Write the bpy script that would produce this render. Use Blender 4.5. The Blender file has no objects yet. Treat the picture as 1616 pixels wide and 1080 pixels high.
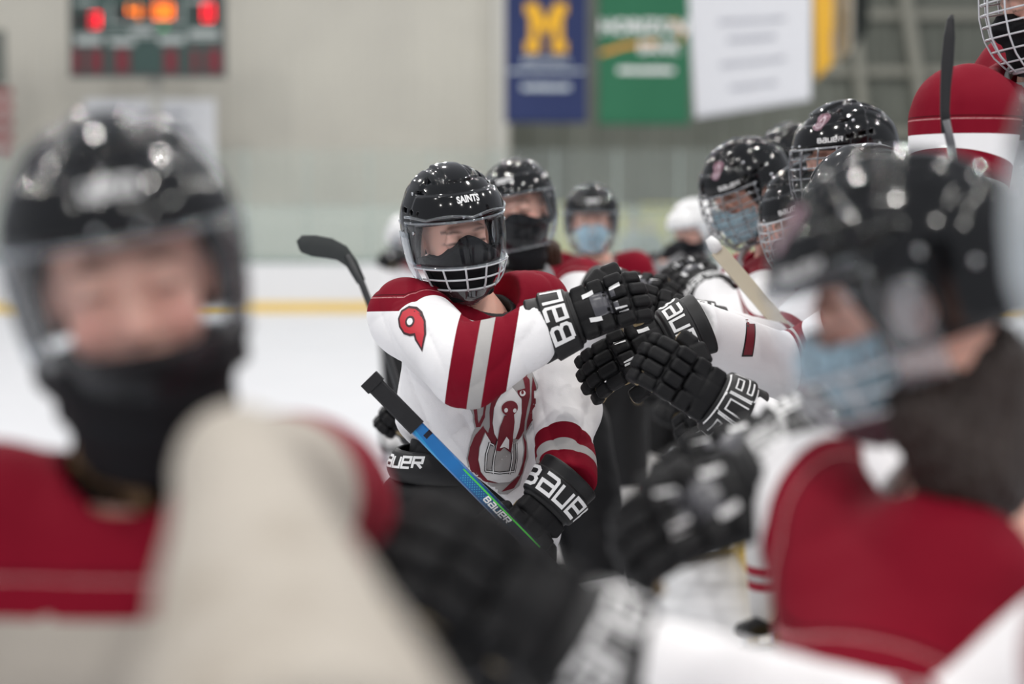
import bpy, bmesh, math, random
import numpy as np
from mathutils import Vector, Matrix
from mathutils.bvhtree import BVHTree
from mathutils.geometry import tessellate_polygon
random.seed(4)
SC = bpy.context.scene
COL = SC.collection
R = math.radians

# ------------------------------------------------------------------ camera
FPX = 3000.0                       # focal length in pixels of the 1616 px frame
CAMZ = 1.60
TH = math.atan(175 / FPX)          # horizon sits at y = 365
cam = bpy.data.cameras.new('camera')
cam.sensor_width = 36
cam.lens = 36 * FPX / 1616
cam.clip_end = 200
cam.dof.use_dof = True
cam.dof.focus_distance = 4.3
cam.dof.aperture_fstop = cam.lens * 0.001 / 0.042
camo = bpy.data.objects.new('camera', cam)
COL.objects.link(camo)
camo.location = (0, 0, CAMZ)
camo.rotation_euler = (math.pi / 2 - TH, 0, 0)
SC.camera = camo
CX = Vector((1, 0, 0)); CU = Vector((0, math.sin(TH), math.cos(TH))); CF = Vector((0, math.cos(TH), -math.sin(TH)))
def P(u, v, d):                    # the point at depth d seen at pixel (u, v)
    return Vector((0, 0, CAMZ)) + CF * d + CX * ((u - 808) / FPX * d) + CU * ((540 - v) / FPX * d)
def Dr(r, u, t):                   # direction: right, up, towards the viewer
    return (CX * r + CU * u - CF * t).normalized()

# ------------------------------------------------------------------ light
SC.view_settings.view_transform = 'Standard'
SC.view_settings.look = 'None'
SC.view_settings.gamma = 1
SC.view_settings.use_curve_mapping = False
SC.view_settings.exposure = 0.0
SC.cycles.use_denoising = True
SC.cycles.max_bounces = 6
SC.cycles.transparent_max_bounces = 24
w = bpy.data.worlds.new('world'); SC.world = w; w.use_nodes = True
bg = w.node_tree.nodes['Background']
bg.inputs[0].default_value = (0.90, 0.93, 1.0, 1); bg.inputs[1].default_value = 0.50
LAMPS = []
for iy in range(7):
    for ix in range(-2, 2):
        LAMPS.append((ix * 7 + 3.5 + (1.6 if iy % 2 else 0), -9 + iy * 7.5, 11.0))
for (x, y, z) in LAMPS:
    l = bpy.data.lights.new('rink_lamp_light', 'AREA'); l.shape = 'DISK'; l.size = 0.28; l.energy = 255
    l.color = (1.0, 0.97, 0.93)
    o = bpy.data.objects.new('rink_lamp_light', l); COL.objects.link(o); o.location = (x, y, z)

# ------------------------------------------------------------------ materials
MATS = {}
class NT:
    def __init__(s, m):
        s.t = m.node_tree; s.n = s.t.nodes; s.l = s.t.links
    def put(s, sock, v):
        if hasattr(v, 'is_output'): s.l.new(v, sock)
        else: sock.default_value = v
    def m(s, op, a, b=0.0, c=0.0, clamp=False):
        n = s.n.new('ShaderNodeMath'); n.operation = op; n.use_clamp = clamp
        s.put(n.inputs[0], a); s.put(n.inputs[1], b); s.put(n.inputs[2], c); return n.outputs[0]
    def mix(s, f, a, b):
        n = s.n.new('ShaderNodeMix'); n.data_type = 'RGBA'
        s.put(n.inputs[0], f); s.put(n.inputs[6], a); s.put(n.inputs[7], b); return n.outputs[2]
    def attr(s, name, out='Fac'):
        n = s.n.new('ShaderNodeAttribute'); n.attribute_name = name; return n.outputs[out]
    def noise(s, scale, detail=3, vec=None, rough=.5):
        n = s.n.new('ShaderNodeTexNoise'); n.inputs['Scale'].default_value = scale; n.inputs['Detail'].default_value = detail
        n.inputs['Roughness'].default_value = rough
        if vec is None:
            tc = s.n.new('ShaderNodeTexCoord'); vec = tc.outputs['Object']
        s.l.new(vec, n.inputs['Vector']); return n.outputs['Fac']
    def ramp(s, f, lo, hi):
        n = s.n.new('ShaderNodeMapRange'); n.inputs[1].default_value = lo; n.inputs[2].default_value = hi
        s.put(n.inputs[0], f); return n.outputs[0]
    def band(s, x, a, b):
        return s.m('MULTIPLY', s.m('GREATER_THAN', x, a), s.m('LESS_THAN', x, b))
    def bump(s, h, strength, dist):
        n = s.n.new('ShaderNodeBump'); n.inputs['Strength'].default_value = strength; n.inputs['Distance'].default_value = dist
        s.l.new(h, n.inputs['Height']); return n.outputs[0]
def C3(h):                          # sRGB 0-255 -> linear
    def f(c):
        c /= 255.0
        return c / 12.92 if c <= .04045 else ((c + .055) / 1.055) ** 2.4
    return (f(h[0]), f(h[1]), f(h[2]), 1)
def mat(name, col, rough=.6, metal=0, spec=.5, bump=None, coat=0, emit=None, sheen=0):
    if name in MATS: return MATS[name]
    m = bpy.data.materials.new(name); m.use_nodes = True; MATS[name] = m
    t = NT(m); b = m.node_tree.nodes['Principled BSDF']
    b.inputs['Base Color'].default_value = C3(col)
    b.inputs['Roughness'].default_value = rough; b.inputs['Metallic'].default_value = metal
    b.inputs['Specular IOR Level'].default_value = spec
    b.inputs['Coat Weight'].default_value = coat; b.inputs['Coat Roughness'].default_value = .04
    b.inputs['Sheen Weight'].default_value = sheen
    # slight procedural variation of the surface colour
    nz = t.noise(14, 3)
    c = t.mix(t.m('MULTIPLY', nz, .12), C3(col), tuple([x * .7 for x in C3(col)[:3]] + [1]))
    t.l.new(c, b.inputs['Base Color'])
    if bump: t.l.new(t.bump(t.noise(bump[0], 4), bump[1], bump[2]), b.inputs['Normal'])
    if emit:
        b.inputs['Emission Color'].default_value = C3(emit[0]); b.inputs['Emission Strength'].default_value = emit[1]
    return m
WHITE = (238, 237, 238); RED = (122, 8, 32); GREY = (176, 174, 172)
def jersey_mat(name, white=WHITE, red=RED, bands=(.048, .03, .048), seam=True, stains=False):
    m = bpy.data.materials.new(name); m.use_nodes = True; t = NT(m); b = m.node_tree.nodes['Principled BSDF']
    s = t.attr('s'); mk = t.attr('m'); yk = t.attr('yk'); s2 = t.attr('hem')
    arm = t.m('GREATER_THAN', mk, 0)
    a, g, c = bands
    redb = t.m('MAXIMUM', t.band(s, 0, a), t.band(s, a + g, a + g + c))
    greyb = t.band(s, a, a + g)
    col = t.mix(t.m('MULTIPLY', arm, redb), C3(white), C3(red))
    col = t.mix(t.m('MULTIPLY', arm, greyb), col, C3(GREY))
    col = t.mix(t.m('GREATER_THAN', yk, 0), col, C3(red))
    if stains:
        n1 = t.noise(5, 5, rough=.6)
        col = t.mix(t.m('MULTIPLY', t.ramp(n1, .50, .68), t.m('MULTIPLY', t.ramp(s, .68, .92), .8)), col, C3((110, 95, 75)))
    if seam:
        dash = t.noise(900, 0)
        col = t.mix(t.m('MULTIPLY', t.band(yk, .030, .0325), t.m('GREATER_THAN', dash, .42)), col, C3((205, 150, 150)))
        col = t.mix(t.band(yk, .036, .0385), col, C3((70, 5, 15)))
    t.l.new(col, b.inputs['Base Color'])
    b.inputs['Roughness'].default_value = .75; b.inputs['Specular IOR Level'].default_value = .12
    mesh = t.m('ADD', t.m('MULTIPLY', t.noise(700, 1), .25), t.noise(22, 3))
    t.l.new(t.bump(mesh, .35, .006), b.inputs['Normal'])
    return m
def clear_mat(name, tint=(252, 253, 254), base=.06, top=.75, rough=.04, haze=0.0):
    if name in MATS: return MATS[name]
    m = bpy.data.materials.new(name); m.use_nodes = True; MATS[name] = m; t = NT(m)
    t.n.remove(t.n['Principled BSDF'])
    out = t.n['Material Output']
    tr = t.n.new('ShaderNodeBsdfTransparent'); tr.inputs[0].default_value = C3(tint)
    gl = t.n.new('ShaderNodeBsdfGlossy'); gl.inputs['Roughness'].default_value = rough; gl.inputs[0].default_value = (1, 1, 1, 1)
    lw = t.n.new('ShaderNodeLayerWeight'); lw.inputs[0].default_value = .35
    f = t.m('ADD', t.m('MULTIPLY', t.m('POWER', lw.outputs['Facing'], 2.5), top), base, clamp=True)
    mx = t.n.new('ShaderNodeMixShader'); t.l.new(f, mx.inputs[0]); t.l.new(tr.outputs[0], mx.inputs[1]); t.l.new(gl.outputs[0], mx.inputs[2])
    last = mx.outputs[0]
    if haze:
        df = t.n.new('ShaderNodeBsdfDiffuse'); df.inputs[0].default_value = C3((225, 232, 235))
        m2 = t.n.new('ShaderNodeMixShader'); m2.inputs[0].default_value = haze
        t.l.new(last, m2.inputs[1]); t.l.new(df.outputs[0], m2.inputs[2]); last = m2.outputs[0]
    t.l.new(last, out.inputs['Surface'])
    return m
M_HELM = mat('helmet_gloss_black', (12, 13, 15), .10, spec=.45)
M_HELMTRIM = mat('helmet_satin_black', (20, 21, 24), .35)
M_GLOVE = mat('glove_black_textile', (16, 16, 18), .6, spec=.25, bump=(260, .25, .002))
M_GLOVE2 = mat('glove_cuff_black', (15, 15, 17), .5, spec=.4, bump=(400, .2, .001))
M_PALM = mat('tan_palm_leather', (158, 138, 100), .6, bump=(120, .4, .002))
M_GREYPAD = mat('grey_glove_print', (72, 72, 78), .3)
M_PRINT = mat('white_print', (232, 232, 232), .45)
M_BLACKPRINT = mat('black_print', (12, 12, 14), .5)
M_MAROON = mat('maroon_print', (112, 14, 32), .6)
M_REDPRINT = mat('red_print', (190, 22, 42), .6)
M_GREYPRINT = mat('grey_print', (165, 163, 162), .6)
M_DGREY = mat('dark_grey_print', (112, 112, 114), .6)
M_PINK = mat('pink_grey_print', (200, 180, 188), .5)
M_GAITER = mat('black_gaiter_cloth', (24, 24, 27), .85, spec=.2, bump=(500, .3, .001))
M_BLUEMASK = mat('blue_surgical_mask', (176, 204, 217), .8, bump=(80, .3, .003))
M_PANTS = mat('black_nylon_pants', (18, 18, 20), .6, spec=.3, bump=(18, .4, .01))
M_STEEL = mat('steel', (190, 192, 195), .25, metal=1)
M_WIRE = mat('white_coated_wire', (205, 208, 212), .22, spec=.7, coat=.5)
M_WIREDARK = mat('chrome_cage_wire', (140, 142, 146), .25, metal=.8)
M_CLEAR = clear_mat('clear_visor_plastic', base=.012, top=.42)
M_CLEARB = clear_mat('clear_shield_plastic', base=.008, top=.4)
M_CLEARS = clear_mat('clear_bumper_plastic', tint=(225, 230, 235), base=.10, top=.9, rough=.1, haze=.06)
M_HAIR = mat('brown_hair', (72, 48, 34), .5, bump=(90, .9, .01))
M_BLOND = mat('dark_blond_hair', (120, 92, 62), .5, bump=(90, .9, .01))
M_EYE = mat('eye_white', (205, 198, 195), .2)
M_IRIS = mat('dark_iris', (48, 36, 30), .15)
M_COLLAR = mat('grey_collar_cloth', (128, 128, 130), .8)
M_BLACKCOLLAR = mat('dark_collar_cloth', (30, 32, 33), .8)
M_TAPE = mat('black_grip_tape', (26, 26, 29), .8, bump=(60, .8, .003))
M_BEIGETAPE = mat('beige_stick_tape', (205, 196, 174), .8, bump=(50, .3, .002))

def skin_mat():
    m = bpy.data.materials.new('skin'); m.use_nodes = True; t = NT(m); b = m.node_tree.nodes['Principled BSDF']
    t.l.new(t.attr('tone', 'Color'), b.inputs['Base Color'])
    b.inputs['Roughness'].default_value = .5; b.inputs['Subsurface Weight'].default_value = .12
    b.inputs['Subsurface Radius'].default_value = (.01, .004, .002); b.inputs['Subsurface Scale'].default_value = .6
    t.l.new(t.bump(t.noise(300, 3), .15, .001), b.inputs['Normal'])
    return m
M_SKIN = skin_mat()

# ------------------------------------------------------------------ signed distance modelling
def V3(a): return np.array(a, np.float32)
def rcone(p, a, b, ra, rb):
    a = V3(a); b = V3(b); ba = b - a; L = float(ba @ ba) + 1e-9
    t = np.clip(((p - a) @ ba) / L, 0, 1)
    return np.linalg.norm(p - a - t[:, None] * ba, axis=1) - (ra + (rb - ra) * t)
def ell(p, c, r):
    q = p - V3(c); r = V3(r)
    k0 = np.linalg.norm(q / r, axis=1); k1 = np.linalg.norm(q / (r * r), axis=1) + 1e-9
    return k0 * (k0 - 1) / k1
def rbox(p, c, h, r, M=None):
    q = p - V3(c)
    if M is not None: q = q @ M           # columns of M are the box axes
    q = np.abs(q) - (V3(h) - r)
    return np.linalg.norm(np.maximum(q, 0), axis=1) + np.minimum(q.max(axis=1), 0) - r
def smin(a, b, k):
    h = np.maximum(k - np.abs(a - b), 0) / k
    return np.minimum(a, b) - h * h * k * .25
def smax(a, b, k): return -smin(-a, -b, k)
def ss(x, a, b):
    t = np.clip((x - a) / (b - a), 0, 1); return t * t * (3 - 2 * t)
def loc(p, M):                             # world points -> local space of rigid matrix M
    Rm = np.array(M.to_3x3(), np.float32); return (p - V3(M.translation)) @ Rm
def nets(f, lo, hi, h, newton=1):
    lo = np.array(lo, float); hi = np.array(hi, float); B = 8
    n = (np.ceil((hi - lo) / h / B).astype(int)) * B
    N = n + 1
    G = np.full(N, 1.0, np.float32)
    nb = n // B
    bi = np.stack(np.meshgrid(*[np.arange(k) for k in nb], indexing='ij'), -1).reshape(-1, 3)
    cen = (lo + (bi * B + B / 2) * h).astype(np.float32)
    dc = f(cen)
    rad = B * h * .5 * 1.7321 * 1.25
    act = np.abs(dc) < rad
    for b_, s_ in zip(bi[~act], dc[~act]):
        if s_ < 0:
            i, j, k = b_ * B; G[i:i + B + 1, j:j + B + 1, k:k + B + 1] = -1
    off = np.stack(np.meshgrid(*[np.arange(B + 1)] * 3, indexing='ij'), -1).reshape(-1, 3)
    ab = bi[act]
    for c0 in range(0, len(ab), 600):
        A = ab[c0:c0 + 600]
        idx = (A[:, None, :] * B + off[None]).reshape(-1, 3)
        val = f((lo + idx * h).astype(np.float32))
        G[idx[:, 0], idx[:, 1], idx[:, 2]] = val
    Sg = G < 0
    c = Sg[:-1, :-1, :-1].astype(np.int8)
    tot = np.zeros(tuple(n), np.int8)
    for dx in (0, 1):
        for dy in (0, 1):
            for dz in (0, 1):
                tot += Sg[dx:dx + n[0], dy:dy + n[1], dz:dz + n[2]]
    cells = np.argwhere((tot > 0) & (tot < 8))
    cid = np.full(tuple(n), -1, np.int32); cid[cells[:, 0], cells[:, 1], cells[:, 2]] = np.arange(len(cells))
    acc = np.zeros((len(cells), 3)); cnt = np.zeros(len(cells))
    corners = [(a, b, c) for a in (0, 1) for b in (0, 1) for c in (0, 1)]
    for a in corners:
        for ax in range(3):
            if a[ax]: continue
            bb = list(a); bb[ax] = 1
            va = G[cells[:, 0] + a[0], cells[:, 1] + a[1], cells[:, 2] + a[2]]
            vb = G[cells[:, 0] + bb[0], cells[:, 1] + bb[1], cells[:, 2] + bb[2]]
            cr = (va < 0) != (vb < 0)
            t = np.where(cr, va / np.where(cr, va - vb, 1), 0)
            pt = np.tile(np.array(a, float), (len(cells), 1)); pt[:, ax] = t
            acc[cr] += pt[cr]; cnt[cr] += 1
    vs = lo + (cells + acc / cnt[:, None]) * h
    quads = []
    for ax in range(3):
        u, v = (ax + 1) % 3, (ax + 2) % 3
        s0 = [slice(None)] * 3; s1 = [slice(None)] * 3
        s0[ax] = slice(0, n[ax]); s1[ax] = slice(1, n[ax] + 1)
        A = Sg[tuple(s0)]; Bq = Sg[tuple(s1)]
        e = np.argwhere(A != Bq)
        ok = (e[:, u] > 0) & (e[:, v] > 0) & (e[:, u] < n[u]) & (e[:, v] < n[v]); e = e[ok]
        fl = A[e[:, 0], e[:, 1], e[:, 2]]
        def g(du, dv):
            q = e.copy(); q[:, u] -= du; q[:, v] -= dv; return cid[q[:, 0], q[:, 1], q[:, 2]]
        q = np.stack([g(1, 1), g(0, 1), g(0, 0), g(1, 0)], 1)
        q[~fl] = q[~fl][:, ::-1]
        quads.append(q)
    quads = np.concatenate(quads)
    quads = quads[(quads >= 0).all(axis=1)]
    vs = vs.astype(np.float32)
    for _ in range(newton):
        e = h * .3; d = f(vs); gr = np.zeros_like(vs)
        for ax in range(3):
            o = np.zeros(3, np.float32); o[ax] = e
            gr[:, ax] = (f(vs + o) - f(vs - o)) / (2 * e)
        gl = np.maximum((gr * gr).sum(1), .25)
        vs = vs - gr * np.clip(d / gl, -h * .4, h * .4)[:, None]
    return vs, quads
def mesh_np(name, vs, quads, smooth=True):
    me = bpy.data.meshes.new(name)
    vs = np.asarray(vs, np.float32); quads = np.asarray(quads, np.int32); k = quads.shape[1]
    me.vertices.add(len(vs)); me.vertices.foreach_set('co', vs.ravel())
    me.loops.add(quads.size); me.loops.foreach_set('vertex_index', quads.ravel())
    me.polygons.add(len(quads)); me.polygons.foreach_set('loop_start', np.arange(0, quads.size, k, dtype=np.int32))
    me.polygons.foreach_set('use_smooth', np.full(len(quads), smooth))
    me.update(calc_edges=True); me.validate()
    return me
def sdf_mesh(name, f, lo, hi, h, m, newton=1):
    vs, q = nets(f, lo, hi, h, newton)
    me = mesh_np(name, vs, q); me.materials.append(m); return me, vs
def set_attr(me, name, arr):
    a = me.attributes.new(name, 'FLOAT', 'POINT'); a.data.foreach_set('value', np.asarray(arr, np.float32))
def bvh_of(me):
    n = len(me.vertices); co = np.zeros(n * 3, np.float32); me.vertices.foreach_get('co', co)
    return BVHTree.FromPolygons([tuple(x) for x in co.reshape(-1, 3)], [tuple(p.vertices) for p in me.polygons])

# ------------------------------------------------------------------ objects
def put(name, me, parent=None, M=None, world=True):
    """link a mesh; world=True: mesh/M are in world space although it has a parent"""
    if me.name != name: me.name = name
    o = bpy.data.objects.new(name, me); COL.objects.link(o)
    if parent is not None:
        o.parent = parent
        if world:
            pw = wm(parent); o.matrix_parent_inverse = pw.inverted()
    if M is not None: o.matrix_basis = M
    return o
def wm(o):
    if o.parent is None: return o.matrix_basis.copy()
    return wm(o.parent) @ o.matrix_parent_inverse @ o.matrix_basis
def thing(name, label, cat, at, group=None):
    o = bpy.data.objects.new(name, None); COL.objects.link(o); o.location = at; o.empty_display_size = .1
    return tag(o, label, cat, group)
def tag(o, label, cat, group=None):
    o['label'] = label; o['category'] = cat
    if group: o['group'] = group
    return o
def struct(o, kind='structure'):
    o['kind'] = kind; return o

class MB:                                  # small mesh builder
    def __init__(s): s.v = []; s.f = []; s.mi = []
    def poly(s, pts, mi=0):
        n = len(s.v); s.v += [tuple(p) for p in pts]; s.f.append(tuple(range(n, n + len(pts)))); s.mi.append(mi)
    def box(s, c, h, M=None, mi=0):
        n = len(s.v); c = Vector(c)
        for x in (-1, 1):
            for y in (-1, 1):
                for z in (-1, 1):
                    q = Vector((x * h[0], y * h[1], z * h[2]))
                    if M is not None: q = M @ q
                    s.v.append(tuple(c + q))
        for f in ((0, 1, 3, 2), (4, 6, 7, 5), (0, 4, 5, 1), (2, 3, 7, 6), (0, 2, 6, 4), (1, 5, 7, 3)):
            s.f.append(tuple(n + i for i in f)); s.mi.append(mi)
    def tube(s, pts, r, seg=8, mi=0, caps=True, sq=1.0, closed=False):
        pts = [Vector(p) for p in pts]; n0 = len(s.v); N = len(pts)
        rr = r if isinstance(r, (list, tuple)) else [r] * N
        up = None
        for i, p in enumerate(pts):
            if closed: t = pts[(i + 1) % N] - pts[i - 1]
            else: t = pts[min(i + 1, N - 1)] - pts[max(i - 1, 0)]
            t.normalize()
            if up is None: up = Vector((0, 0, 1)) if abs(t.z) < .9 else Vector((1, 0, 0))
            a = t.cross(up).normalized(); up = a.cross(t).normalized()
            for k in range(seg):
                an = 2 * math.pi * k / seg
                s.v.append(tuple(p + a * math.cos(an) * rr[i] + up * math.sin(an) * rr[i] * sq))
        for i in range(N if closed else N - 1):
            j = (i + 1) % N
            for k in range(seg):
                k2 = (k + 1) % seg
                s.f.append((n0 + i * seg + k, n0 + i * seg + k2, n0 + j * seg + k2, n0 + j * seg + k)); s.mi.append(mi)
        if caps and not closed:
            s.f.append(tuple(n0 + k for k in range(seg))[::-1]); s.mi.append(mi)
            s.f.append(tuple(n0 + (N - 1) * seg + k for k in range(seg))); s.mi.append(mi)
    def grid(s, fn, us, vs, thick=0, mi=0):
        """surface fn(u,v)->Vector, optionally given thickness along -normal"""
        nu, nv = len(us), len(vs); n0 = len(s.v)
        pts = [[Vector(fn(u, v)) for v in vs] for u in us]
        for a in pts:
            for p in a: s.v.append(tuple(p))
        for i in range(nu - 1):
            for j in range(nv - 1):
                s.f.append((n0 + i * nv + j, n0 + (i + 1) * nv + j, n0 + (i + 1) * nv + j + 1, n0 + i * nv + j + 1)); s.mi.append(mi)
        if thick:
            n1 = len(s.v)
            for i in range(nu):
                for j in range(nv):
                    du = pts[min(i + 1, nu - 1)][j] - pts[max(i - 1, 0)][j]; dv = pts[i][min(j + 1, nv - 1)] - pts[i][max(j - 1, 0)]
                    s.v.append(tuple(pts[i][j] - du.cross(dv).normalized() * thick))
            for i in range(nu - 1):
                for j in range(nv - 1):
                    s.f.append((n1 + i * nv + j, n1 + i * nv + j + 1, n1 + (i + 1) * nv + j + 1, n1 + (i + 1) * nv + j)); s.mi.append(mi)
            ring = [i * nv for i in range(nu)] + [(nu - 1) * nv + j for j in range(1, nv)] + [i * nv + nv - 1 for i in range(nu - 2, -1, -1)] + [j for j in range(nv - 2, 0, -1)]
            for a, b in zip(ring, ring[1:] + ring[:1]):
                s.f.append((n0 + b, n0 + a, n1 + a, n1 + b)); s.mi.append(mi)
    def mesh(s, name, mats, smooth=False):
        me = bpy.data.meshes.new(name); me.from_pydata(s.v, [], s.f)
        for m in (mats if isinstance(mats, (list, tuple)) else [mats]): me.materials.append(m)
        me.polygons.foreach_set('material_index', s.mi); me.polygons.foreach_set('use_smooth', [smooth] * len(s.f))
        me.update(); return me
def axes(x, z):                             # 3x3 from x axis and approximate z axis
    x = Vector(x).normalized(); z = Vector(z); z = (z - x * z.dot(x)).normalized(); y = z.cross(x)
    return Matrix((x, y, z)).transposed()
def mat4(R3, t):
    M = R3.to_4x4(); M.translation = Vector(t); return M

# ------------------------------------------------------------------ flat shapes and lettering laid on surfaces
def ribbon(pts, w, closed=False):
    pts = [Vector((p[0], p[1])) for p in pts]; N = len(pts); out = []
    def off(i):
        a = pts[i - 1] if (i > 0 or closed) else None; b = pts[(i + 1) % N] if (i < N - 1 or closed) else None
        p = pts[i]
        d1 = (p - a).normalized() if a is not None else None; d2 = (b - p).normalized() if b is not None else None
        if d1 is None: d1 = d2
        if d2 is None: d2 = d1
        n1 = Vector((-d1.y, d1.x)); n2 = Vector((-d2.y, d2.x)); m = n1 + n2
        if m.length < 1e-4: m = n1
        m.normalize(); k = min(1 / max(m.dot(n1), .35), 1.8)
        return m * (w / 2 * k)
    for i in range(N if closed else N - 1):
        j = (i + 1) % N; oi, oj = off(i), off(j)
        out.append([pts[i] - oi, pts[j] - oj, pts[j] + oj, pts[i] + oi])
    return out
GL = {'B': [[(0, 0), (0, 1), (.7, 1), (.85, .88), (.85, .64), (.7, .52), (0, .52)], [(.7, .52), (.92, .38), (.92, .14), (.76, 0), (0, 0)]],
      'a': [[(.05, 1), (.8, 1), (.9, .9), (.9, 0), (0, 0), (0, .52), (.88, .52)]],
      'u': [[(0, 1), (0, 0), (.9, 0), (.9, 1)]],
      'e': [[(.9, 0), (0, 0), (0, 1), (.9, 1), (.9, .5), (.02, .5)]],
      'r': [[(0, 0), (0, 1), (.9, 1), (.9, .5), (.02, .5)], [(.4, .5), (.92, 0)]],
      'o': [[(0, 0), (0, 1), (.9, 1), (.9, 0), (0, 0)]],
      'n': [[(0, 0), (0, 1), (.9, 1), (.9, 0)]],
      '8': [[(0, 0), (0, 1), (.9, 1), (.9, 0), (0, 0)], [(0, .52), (.9, .52)]]}
def strokes(word, h, w, slant=0.0, gap=.42, wf=.95):
    """quads of a stroke-lettered word centred on the origin, height h, stroke w"""
    sh = []; x = 0; adv = h * wf
    total = len(word) * adv * .9 + (len(word) - 1) * gap * h
    for ch in word:
        for st in GL[ch]:
            pts = [((px * adv + x) - total / 2, (py - .5) * h) for px, py in st]
            pts = [(a + slant * b, b) for a, b in pts]
            sh += ribbon(pts, w)
        x += adv * .9 + gap * h
    return sh
def font_mesh(txt, size, bold=.0, shear=0):
    cu = bpy.data.curves.new('lettering', 'FONT'); cu.body = txt; cu.size = size; cu.align_x = 'CENTER'; cu.align_y = 'CENTER'
    cu.offset = bold; cu.shear = shear; cu.resolution_u = 3
    o = bpy.data.objects.new('lettering', cu); COL.objects.link(o)
    bpy.context.view_layer.update()
    me = bpy.data.meshes.new_from_object(o.evaluated_get(bpy.context.evaluated_depsgraph_get()))
    bpy.data.objects.remove(o); bpy.data.curves.remove(cu)
    tris = []
    me.calc_loop_triangles()
    for t in me.loop_triangles: tris.append([Vector(me.vertices[i].co[:2]) for i in t.vertices])
    bpy.data.meshes.remove(me); return tris
def polytris(pts):
    v = [Vector((p[0], p[1], 0)) for p in pts]
    return [[v[i].xy for i in t] for t in tessellate_polygon([v])]
def circ(cx, cy, rx, ry=None, n=20):
    ry = ry or rx
    return [(cx + rx * math.cos(2 * math.pi * i / n), cy + ry * math.sin(2 * math.pi * i / n)) for i in range(n)]
def lay(name, layers, mats, mapper, cell, parent, world=True, lift=.0006, base=.001):
    """layers: list of (polys, material index); mapper(u,v)->(point, normal) or None. One mesh."""
    bm = bmesh.new()
    for li, (polys, mi) in enumerate(layers):
        b2 = bmesh.new()
        for p in polys:
            try:
                f = b2.faces.new([b2.verts.new((q[0], q[1], 0)) for q in p]); f.material_index = mi
            except ValueError: pass
        xs = [v.co.x for v in b2.verts]; ys = [v.co.y for v in b2.verts]
        for ax, (a, b) in ((0, (min(xs), max(xs))), (1, (min(ys), max(ys)))):
            k = math.ceil(a / cell)
            while k * cell < b:
                co = [0, 0, 0]; no = [0, 0, 0]; co[ax] = k * cell; no[ax] = 1
                bmesh.ops.bisect_plane(b2, geom=b2.verts[:] + b2.edges[:] + b2.faces[:], plane_co=co, plane_no=no)
                k += 1
        bad = []
        for v in b2.verts:
            r = mapper(v.co.x, v.co.y)
            if r is None: bad.append(v); continue
            v.co = r[0] + r[1] * (base + lift * li)
        bmesh.ops.delete(b2, geom=bad, context='VERTS')
        tmp = bpy.data.meshes.new('t'); b2.to_mesh(tmp); b2.free(); bm.from_mesh(tmp); bpy.data.meshes.remove(tmp)
    me = bpy.data.meshes.new(name); bm.to_mesh(me); bm.free()
    for m in mats: me.materials.append(m)
    for p in me.polygons: p.use_smooth = True
    return put(name, me, parent, world=world)
def flat_map(bvh, o, ex, ey, reach=.15):
    ex = Vector(ex).normalized(); ey = Vector(ey); ey = (ey - ex * ey.dot(ex)).normalized(); n = ex.cross(ey); o = Vector(o)
    def f(u, v):
        st = o + ex * u + ey * v + n * reach
        hit = bvh.ray_cast(st, -n, reach * 2.2)
        if hit[0] is None: return None
        return hit[0], n
    return f
def cyl_map(bvh, o, ax, ref, rad, reach=.2):
    """u runs around the axis starting at ref, v along the axis"""
    ax = Vector(ax).normalized(); ref = Vector(ref); ref = (ref - ax * ref.dot(ax)).normalized(); t = ax.cross(ref); o = Vector(o)
    def f(u, v):
        a = u / rad; n = ref * math.cos(a) + t * math.sin(a)
        c = o + ax * v
        hit = bvh.ray_cast(c + n * reach, -n, reach)
        if hit[0] is None: return None
        return hit[0], n
    return f

# ------------------------------------------------------------------ head
def f_head(p):
    d = ell(p, (-.012, 0, .038), (.096, .076, .102))
    d = smin(d, ell(p, (.022, 0, -.035), (.066, .060, .085)), .03)
    d = smin(d, ell(p, (.052, 0, -.098), (.032, .032, .026)), .035)
    for sy in (-1, 1):
        d = smin(d, ell(p, (.058, sy * .038, -.038), (.026, .024, .024)), .02)
        d = smax(d, -(np.linalg.norm(p - V3((.106, sy * .033, .0)), axis=1) - .019), .014)
        d = smin(d, rcone(p, (.078, sy * .033, .0), (.0785, sy * .033, .001), .0155, .0155), .004)   # closed-ish lids
        d = smin(d, ell(p, (-.008, sy * .078, -.008), (.02, .007, .03)), .006)
    d = smin(d, rcone(p, (.086, -.036, .024), (.086, .036, .024), .010, .010), .015)
    d = smin(d, rcone(p, (.086, 0, .004), (.110, 0, -.036), .007, .0115), .010)
    for sy in (-1, 1): d = smin(d, ell(p, (.098, sy * .012, -.040), (.010, .008, .007)), .006)
    d = smin(d, rcone(p, (.084, -.022, -.068), (.084, .022, -.068), .006, .006), .006)
    d = smin(d, rcone(p, (.090, -.010, -.067), (.090, .010, -.067), .006, .006), .004)
    d = smin(d, rcone(p, (.086, -.014, -.080), (.086, .014, -.080), .0075, .0075), .006)
    d = smax(d, -rcone(p, (.100, -.024, -.0735), (.100, .024, -.0735), .0035, .0035), .003)
    return d
SKIN = np.array(C3((242, 190, 170))[:3])
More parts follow.
